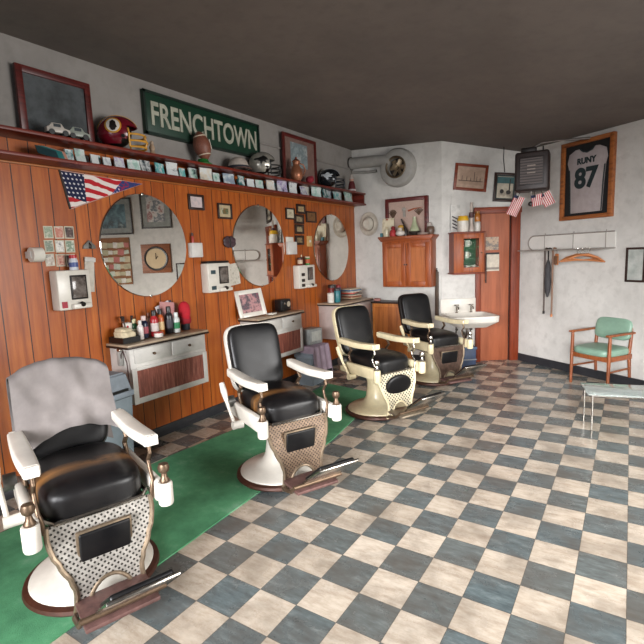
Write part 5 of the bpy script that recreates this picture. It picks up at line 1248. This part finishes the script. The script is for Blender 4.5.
b = MB(); b.prism([(x*jw, yb+z*(yt-yb)) for x, z in J], .014, TR(0, -.02, 0), .003); b.build('jersey', plain('#a79c9a', .8, var=.14, scale=12), o, ang=60)
for sx in (-1, 1):
    b = MB(); b.prism([(sx*x*jw, yb+z*(yt-yb)) for x, z in [(.38, 0), (.402, 0), (.432, .45), (.46, .69), (.43, .69), (.405, .45)]], .004, TR(0, -.034, 0)); b.build('side_stripe', plain('#26302f', .8), o)
JD = plain('#1c2a2c', .8)
b = MB(); b.tube([(-.18*jw, -.036, yb+.985*(yt-yb)), (-.1*jw, -.036, yb+.94*(yt-yb)), (0, -.036, yb+.92*(yt-yb)), (.1*jw, -.036, yb+.94*(yt-yb)), (.18*jw, -.036, yb+.985*(yt-yb))], .008, 8); b.build('collar', JD, o)
def fit_text(txt, cx, z0_, wd, ht, nm, m, y):
    t_ = text_mesh(txt, .3, .003, nm, m, o, Matrix.Identity(4), 1, .012); vs = t_.data.vertices
    xa, xb = min(v.co.x for v in vs), max(v.co.x for v in vs); ya, yb_ = min(v.co.y for v in vs), max(v.co.y for v in vs)
    t_.data.transform(TR(cx, y, z0_) @ TXT @ Matrix.Diagonal((wd/(xb-xa), ht/(yb_-ya), 1, 1)) @ TR(-(xa+xb)/2, -ya, 0))
fit_text('RUNY', 0, yb+.75*(yt-yb), jw*.48, jh*.10, 'lettering', JD, -.036)
fit_text('87', 0, yb+.37*(yt-yb), jw*.60, jh*.34, 'number', JD, -.036)

# green armchair
a, _ = 0, 0
nC = WC.n; rC = WC.r
P0 = Vector((-.57, 6.63, 0)); 
o = T('armchair', 'wooden armchair with pale green vinyl seat and back on the right', 'armchair', P0 + rC*.25 - nC*.20, WC.ang)
WD = wood('#8f4f2a', '#623014', .4, 2); VIN = plain('#81a08c', .4, var=.15, scale=8)
hw_, fd, bd = .245, -.21, .20
for sx in (-1, 1):
    b = MB(); b.tube([(sx*hw_, fd, 0), (sx*hw_, fd+.005, .4), (sx*hw_, fd+.01, .64)], [.016, .021, .018], 10); b.build('leg', WD, o)
    b = MB(); b.tube([(sx*hw_*.9, bd+.02, 0), (sx*hw_*.9, bd-.02, .4), (sx*hw_*.9, bd+.02, .7), (sx*hw_*.9, bd+.05, .78)], [.016, .02, .018, .014], 10); b.build('leg', WD, o)
    b = MB(); b.box((sx*hw_, (fd+bd)/2+.01, .655), (.05, bd-fd+.10, .026), bev=.01); b.build('armrest', WD, o)
    b = MB(); b.cyl((sx*hw_, fd, .22), (sx*hw_*.9, bd, .22), .011); b.build('stretcher', WD, o)
b = MB(); b.box((0, fd+.01, .37), (hw_*2, .03, .06), bev=.006); b.box((0, bd-.02, .37), (hw_*1.8, .03, .06), bev=.006)
for sx in (-1, 1): b.box((sx*hw_*.95, (fd+bd)/2, .37), (.03, bd-fd, .06), bev=.006)
b.build('seat_rail', WD, o)
b = MB(); b.sup((0, -.01, .435), (.245, .235, .055), .45, .5, 14, 32); b.build('seat', VIN, o)
b = MB(); b.sup((0, 0, 0), (.23, .04, .135), .45, .55, 14, 32, TR(0, bd+.0, .68) @ RX(rad(-14))); b.build('backrest', VIN, o)
# glass table
p0 = at_z(584, 388, .40); p1 = at_z(611, 381, .40); dv = (p1-p0); ang = math.atan2(dv.y, dv.x)
TA = rad(14)
o = T('glass_table', 'low glass-topped table in front of the green armchair', 'table', p0 + Matrix.Rotation(TA, 3, 'Z') @ Vector((.42, -.0, 0)) - Vector((0, 0, .40)), TA)
b = MB(); b.box((0, 0, .394), (.84, .40, .010), bev=.003); b.build('top', m_tabletop(), o)
for sx in (-1, 1):
    for sy in (-1, 1):
        b = MB(); b.cyl((sx*.38, sy*.18, 0), (sx*.38, sy*.18, .389), .008); b.build('leg', CHROME, o)
b = MB()
for sy in (-1, 1): b.cyl((-.38, sy*.18, .38), (.38, sy*.18, .38), .008)
for sx in (-1, 1): b.cyl((sx*.38, -.18, .38), (sx*.38, .18, .38), .008)
b.build('rail', CHROME, o)

# things on the right wall beyond the picture edge that the nearest mirror shows
def mrect(x0, y0, x1, y1):
    xm, ym = (x0+x1)/2, (y0+y1)/2; s0 = WC.mirror_px(x0, ym)[0]; s1 = WC.mirror_px(x1, ym)[0]; z1_ = WC.mirror_px(xm, y0)[1]; z0_ = WC.mirror_px(xm, y1)[1]
    return (s0+s1)/2, (z0_+z1_)/2, abs(s1-s0), abs(z1_-z0_)
picture(WC, mrect(140, 186, 170.5, 228.5), 'picture', 'grey-framed print of a running player seen in the nearest mirror', fr=plain('#4a4744', .4), fw=.03, mat=plain('#8f928c', .6), mw=.10, prt=art(['#c4beb7', '#59626a', '#d0cac2', '#8c4f4b', '#c4beb7'], 6, 9), th=.03)
picture(WC, mrect(92, 198, 132, 235), 'picture', 'grey-framed teal print at the left of the nearest mirror reflection', fr=plain('#3f3c3a', .4), fw=.03, mat=plain('#8a8d88', .6), mw=.10, prt=art(['#2f4a50', '#5f8088', '#1d2c30', '#9fb2b0'], 4, 11), th=.03)
r = mrect(92, 238, 131, 285); o = TW(WC, r[0], r[1], 'notice_board', 'cork board covered with paper notices seen in the nearest mirror', 'notice board')
b = MB(); b.box((0, -.008, 0), (r[2], .016, r[3])); b.build('board', plain('#8a5c3a', .8), o)
for k in range(42):
    cxn = ((k % 7)-3)*r[2]/7.4; czn = ((k//7)-2.6)*r[3]/6.6; b = MB()
    b.box((0, 0, 0), (random.uniform(.08, .14), .003, random.uniform(.07, .12)), TR(cxn, -.019-.0015*(k % 5), czn-.02) @ RY(rad(random.uniform(-8, 8))))
    b.build('notice', plain(['#c9c3a8', '#d8d4cc', '#b0a98c', '#c4b496', '#bcc2b4', '#b8706a'][k % 6], .8), o, smooth=False)
r = mrect(142, 244, 171, 273); o = TW(WC, r[0], r[1], 'wall_clock', 'round clock on a square wooden board seen in the nearest mirror', 'clock'); ww = max(r[2], r[3]); Mx = RX(PI/2)
b = MB(); b.box((0, -.015, 0), (r[2], .03, r[3]), bev=.005); b.build('board', wood('#8a5230', '#5f3318', .5, 0), o)
RR = min(r[2], r[3])*.42; b = MB(); b.lathe([(RR*.82, .03), (RR*.84, .045), (RR*.95, .05), (RR, .03)], 48, Mx); b.build('rim', plain('#2f2d2c', .4), o)
b = MB(); b.lathe([(0, .036), (RR*.84, .036)], 48, Mx); b.build('face', plain('#c7ad84', .5, var=.08), o, smooth=False)
b = MB(); b.tube([(0, -.042, 0), (0, -.042, RR*.45)], .006, 6); b.tube([(0, -.042, 0), (-.04, -.042, RR*.2)], .006, 6); b.ball((0, -.042, 0), .012); b.build('hands', DARKM, o)
picture(WC, mrect(176.5, 263, 188, 283), 'certificate', 'small pale frame at the right of the nearest mirror reflection', fr=DARKFR, fw=.025, prt=art(['#9aa09a', '#c6c8c2'], 9, 12))

# ================================================================== light
w = bpy.data.worlds.new('sky'); bpy.context.scene.world = w; w.use_nodes = True
bg = w.node_tree.nodes['Background']; bg.inputs[0].default_value = (.75, .85, 1.0, 1); bg.inputs[1].default_value = 1.0
def area(name, M4_, a0, a1, z0, z1, power, col, tilt=0, spread=140, yaw=0):
    l = bpy.data.lights.new(name, 'AREA'); l.shape = 'RECTANGLE'; l.size = a1-a0; l.size_y = z1-z0; l.energy = power; l.color = col
    o = bpy.data.objects.new(name, l); C.objects.link(o)
    c = M4_ @ Vector(((a0+a1)/2, .16, (z0+z1)/2)); n = -(M4_.to_3x3() @ Vector((0, 1, 0))); n = (n*math.cos(rad(tilt)) - Vector((0, 0, math.sin(rad(tilt))))); l.spread = rad(spread); n = Matrix.Rotation(rad(yaw), 3, 'Z') @ n
    o.location = c; o.rotation_euler = n.to_track_quat('-Z', 'Y').to_euler(); return o

area('daylight_front', M4, 1.0, 5.4, .75, 2.75, 168, (.98, .98, 1.0), 16, 52, 9)
area('daylight_street', M5, .3, 3.0, .7, 2.7, 185, (1.0, .98, .95), 18, 120)
vs = bpy.context.scene.view_settings
vs.view_transform = 'Standard'; vs.look = 'None'; vs.gamma = 1; vs.use_curve_mapping = False; vs.exposure = -0.1
